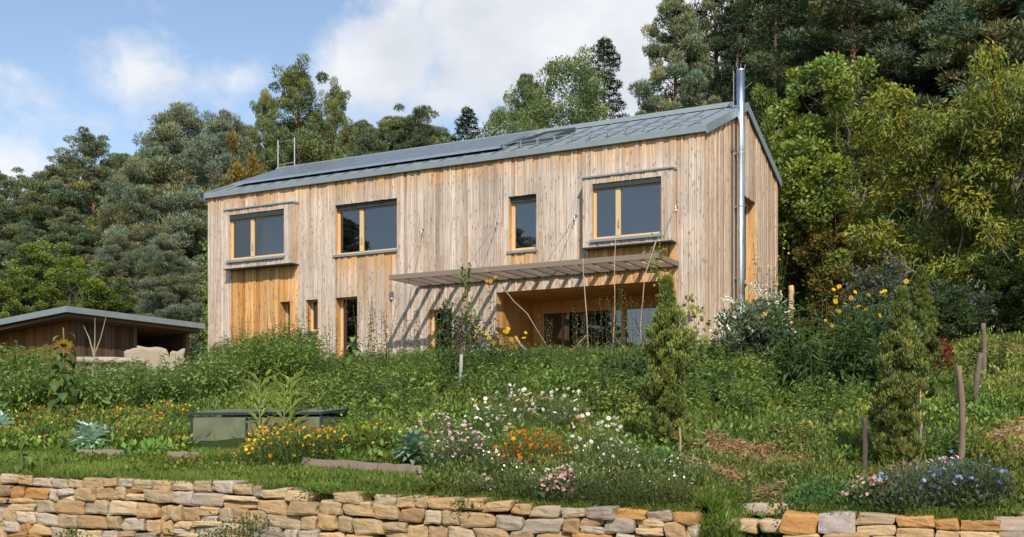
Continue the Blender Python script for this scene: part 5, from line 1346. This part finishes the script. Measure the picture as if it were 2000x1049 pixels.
x, y, u, a = region(90000, rs, 4, 16, 1.5, 9); k = visible(x, y) & (rs.rand(len(x)) > soil(x, y)*1.2); scatter_blades(g, rs, x[k], y[k], .14, .013, (.085, .13, .025))
x, y, u, a = region(60000, rs, 6, 22, 8, 24); k = visible(x, y) & (rs.rand(len(x)) > soil(x, y)*1.1); scatter_blades(g, rs, x[k], y[k], .14, .022, (.11, .14, .035))
x, y, u, a = region(70000, rs, -14, 10, 3, 17); k = visible(x, y) & (rs.rand(len(x)) > soil(x, y)); scatter_blades(g, rs, x[k], y[k], .22, .016, (.085, .135, .03), .6)
k = None
x, y, u, a = region(26000, rs, -3, 10.8, .04, .34); k = (np.sin(u*3.1)+np.sin(u*7.3+1) > -.7) & ((u < 8.2) | (u > 9.2)); x, y, u = x[k], y[k], u[k]; n_ = len(x)
inst(g, LEAF1, np.stack([x, y, zw(u)-.03+.02*rs.rand(n_)], 1), np.stack([rs.normal(-.25, .5, n_), rs.normal(-.65, .4, n_), np.full(n_, .8)], 1), rnd(n_, rs), .085*rs.uniform(.5, 1.5, n_), .010, np.array((.10, .135, .03))[None]*rs.uniform(.6, 1.4, (n_, 1)))
sx2 = []
for a_, b_, r_ in SOILW:
    n_ = int(5200*r_); q = rs.normal(0, .6, (n_, 2))*np.array([r_*1.0, r_*1.7]); sx2.append(q+np.array([a_, b_]))
sx2 = np.concatenate(sx2); lump = np.array([mnoise.noise(Vector((p_[0]*2.2, p_[1]*2.2, 0))) for p_ in sx2]); sx2 = sx2[lump > -.12]; lump = lump[lump > -.12]
z = terr(sx2[:, 0], sx2[:, 1])+np.clip(lump+.1, 0, 1)*.34*rs.rand(len(sx2)); n_ = len(sx2); m_ = NM()
inst(m_, LEAF1, np.column_stack([sx2, z]), np.stack([rs.normal(0, 1, n_), rs.normal(0, 1, n_), rs.normal(.25, .3, n_)], 1), rnd(n_, rs)+np.array([0, 0, .6]), .10*rs.uniform(.4, 1.3, n_), .012, np.array((.35, .225, .125))[None]*rs.uniform(.45, 1.25, (n_, 1)))
tag(m_.build('straw_mulch', M['petal'], None), 'tan straw and dry cuttings lying on the bare patches of the bank', 'mulch', kind='stuff')
x, y, u, a = region(5200, rs, 8.2, 8.62, .12, .9); zt_ = terr(x, y); zt_ = np.where(a < .23, -.72-rs.rand(len(x))*.45, zt_)
inst(g, LEAF1, np.stack([x, y-.03, zt_], 1), np.stack([rs.normal(0, .5, len(x)), rs.normal(-.5, .4, len(x)), np.full(len(x), .9)], 1), rnd(len(x), rs), .13*rs.uniform(.5, 1.4, len(x)), .011, np.array((.10, .15, .03))[None]*rs.uniform(.6, 1.4, (len(x), 1)))
tag(g.build('grass', M['leaf'], None), 'green grass growing over the garden bank', 'grass', kind='stuff')
# leafy ground cover mounds
def mounds(name, n, box, Lf, Wf, col, hm, seed, per=34, tm=LEAF1, cond=None, label='x'):
    col = tuple(np.array(col)*np.array([1.6, 1.38, 1.15]))
    rs = np.random.RandomState(seed); x, y, u, a = region(n, rs, *box); k = visible(x, y) & (rs.rand(n) > soil(x, y)*1.4)
    if cond is not None: k &= cond(x, y)
    x, y = x[k], y[k]; z = terr(x, y); m = len(x); nm = NM()
    big = np.array([mnoise.noise(Vector((a_*.55, b_*.55, 3.))) for a_, b_ in zip(x, y)])
    hue = np.array([mnoise.noise(Vector((a_*.9+9, b_*.9, 1.))) for a_, b_ in zip(x, y)])
    hh = hm*(1+1.0*big)*rs.uniform(.6, 1.2, m); idx = np.repeat(np.arange(m), per); N_ = len(idx)
    d = rnd(N_, rs); d[:, 2] = np.abs(d[:, 2]); r = rs.uniform(.3, 1, (N_, 1))
    R_ = .16+.25*hh[idx]
    pos = np.stack([x[idx]+d[:, 0]*r[:, 0]*R_, y[idx]+d[:, 1]*r[:, 0]*R_, z[idx]+d[:, 2]*r[:, 0]*hh[idx]], 1)
    c = np.array(col)[None]*rs.uniform(.65, 1.3, (N_, 1))*(.45+.65*d[:, 2:3]*r)*(1+.5*big[idx])[:, None]  # leaves darken towards the mound's foot, shade put into their colour
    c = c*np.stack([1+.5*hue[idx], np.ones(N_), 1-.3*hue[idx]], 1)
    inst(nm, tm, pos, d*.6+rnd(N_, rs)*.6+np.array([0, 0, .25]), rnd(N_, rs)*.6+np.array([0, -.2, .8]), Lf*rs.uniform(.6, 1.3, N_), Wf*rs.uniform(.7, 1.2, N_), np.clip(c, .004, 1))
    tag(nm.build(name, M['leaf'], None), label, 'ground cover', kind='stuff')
inbed = lambda x, y: ~((CX+F*x/y < 495) & (CX+F*x/y > 362) & (y > 13.9) & (y < 17.6))&~((CX+F*x/y < 660) & (CX+F*x/y > 362) & (y > 15.6) & (y < 17.2))
mounds('ground_cover', 2300, (-8, 12, 2.2, 9), .075, .04, (.085, .14, .03), .20, 71, 36, cond=inbed, label='low leafy weeds covering the lower garden bank')
mounds('ground_cover', 2600, (-14, 16, 7, 18), .10, .035, (.065, .115, .028), .33, 72, 34, cond=lambda x, y: (CX+F*x/y > 330) & (CX+F*x/y < 1720), label='knee high green weeds on the upper bank below the house')
mounds('ground_cover', 900, (9, 20, 2.0, 16), .085, .03, (.095, .135, .028), .28, 73, 34, cond=lambda x, y: (CX+F*x/y > 1680), label='loose olive green weeds around the posts at the right')
mounds('ground_cover', 1000, (5, 11.5, .25, 3.2), .06, .022, (.085, .125, .035), .22, 75, 34, cond=lambda x, y: (CX+F*x/y > 830), label='fine leaved wild growth just above the stone wall')
mounds('ground_cover', 330, (-3, 6.5, .35, 1.9), .055, .03, (.09, .135, .03), .08, 79, 26, cond=lambda x, y: (np.sin(x*2.3+1)*np.sin(y*3.1) > -.1), label='patchy weeds and clover in the grass strip behind the wall')
mounds('ground_cover', 420, (-4, 8, 1.6, 3.3), .09, .06, (.09, .15, .03), .14, 74, 30, cond=lambda x, y: (CX+F*x/y < 860) & inbed(x, y), label='broad leaved low plants along the wooden edging')
# tufts growing out of the wall
wt = NM(); rs = np.random.RandomState(8)
for px, py, n, s in [(470, 1040, 260, .14), (500, 1025, 160, .1), (430, 1048, 120, .1), (140, 1045, 90, .07), (900, 990, 50, .05), (610, 955, 40, .05)]:
    Y = W1[1]-(.355/.935)*((px-CX)/F*12-W1[0])*.99; x = (px-CX)/F*Y
    a_ = 0
    for _ in range(6): 
        u_ = ((px-CX)/F*Y-W1[0])*WE[0]+(Y-W1[1])*WE[1]; q = W1+u_*WE-WN*.06; Y = q[1]+((px-CX)/F*q[1]-q[0])*.3
    p = np.array([(px-CX)/F*Y, Y, (YH-py)/F*Y]); pos = p+rs.normal(0, s, (n, 3))*np.array([1.5, .3, .6])
    inst(wt, LEAF1, pos, rnd(n, rs)*.6+np.array([0, -.4, .5]), rnd(n, rs), .06*rs.uniform(.5, 1.2, n), .018, np.array((.10, .13, .035))[None]*rs.uniform(.6, 1.3, (n, 1)))
tag(wt.build('wall_weeds', M['leaf'], None), 'weeds sprouting from the joints of the long stone wall', 'weeds', kind='stuff')
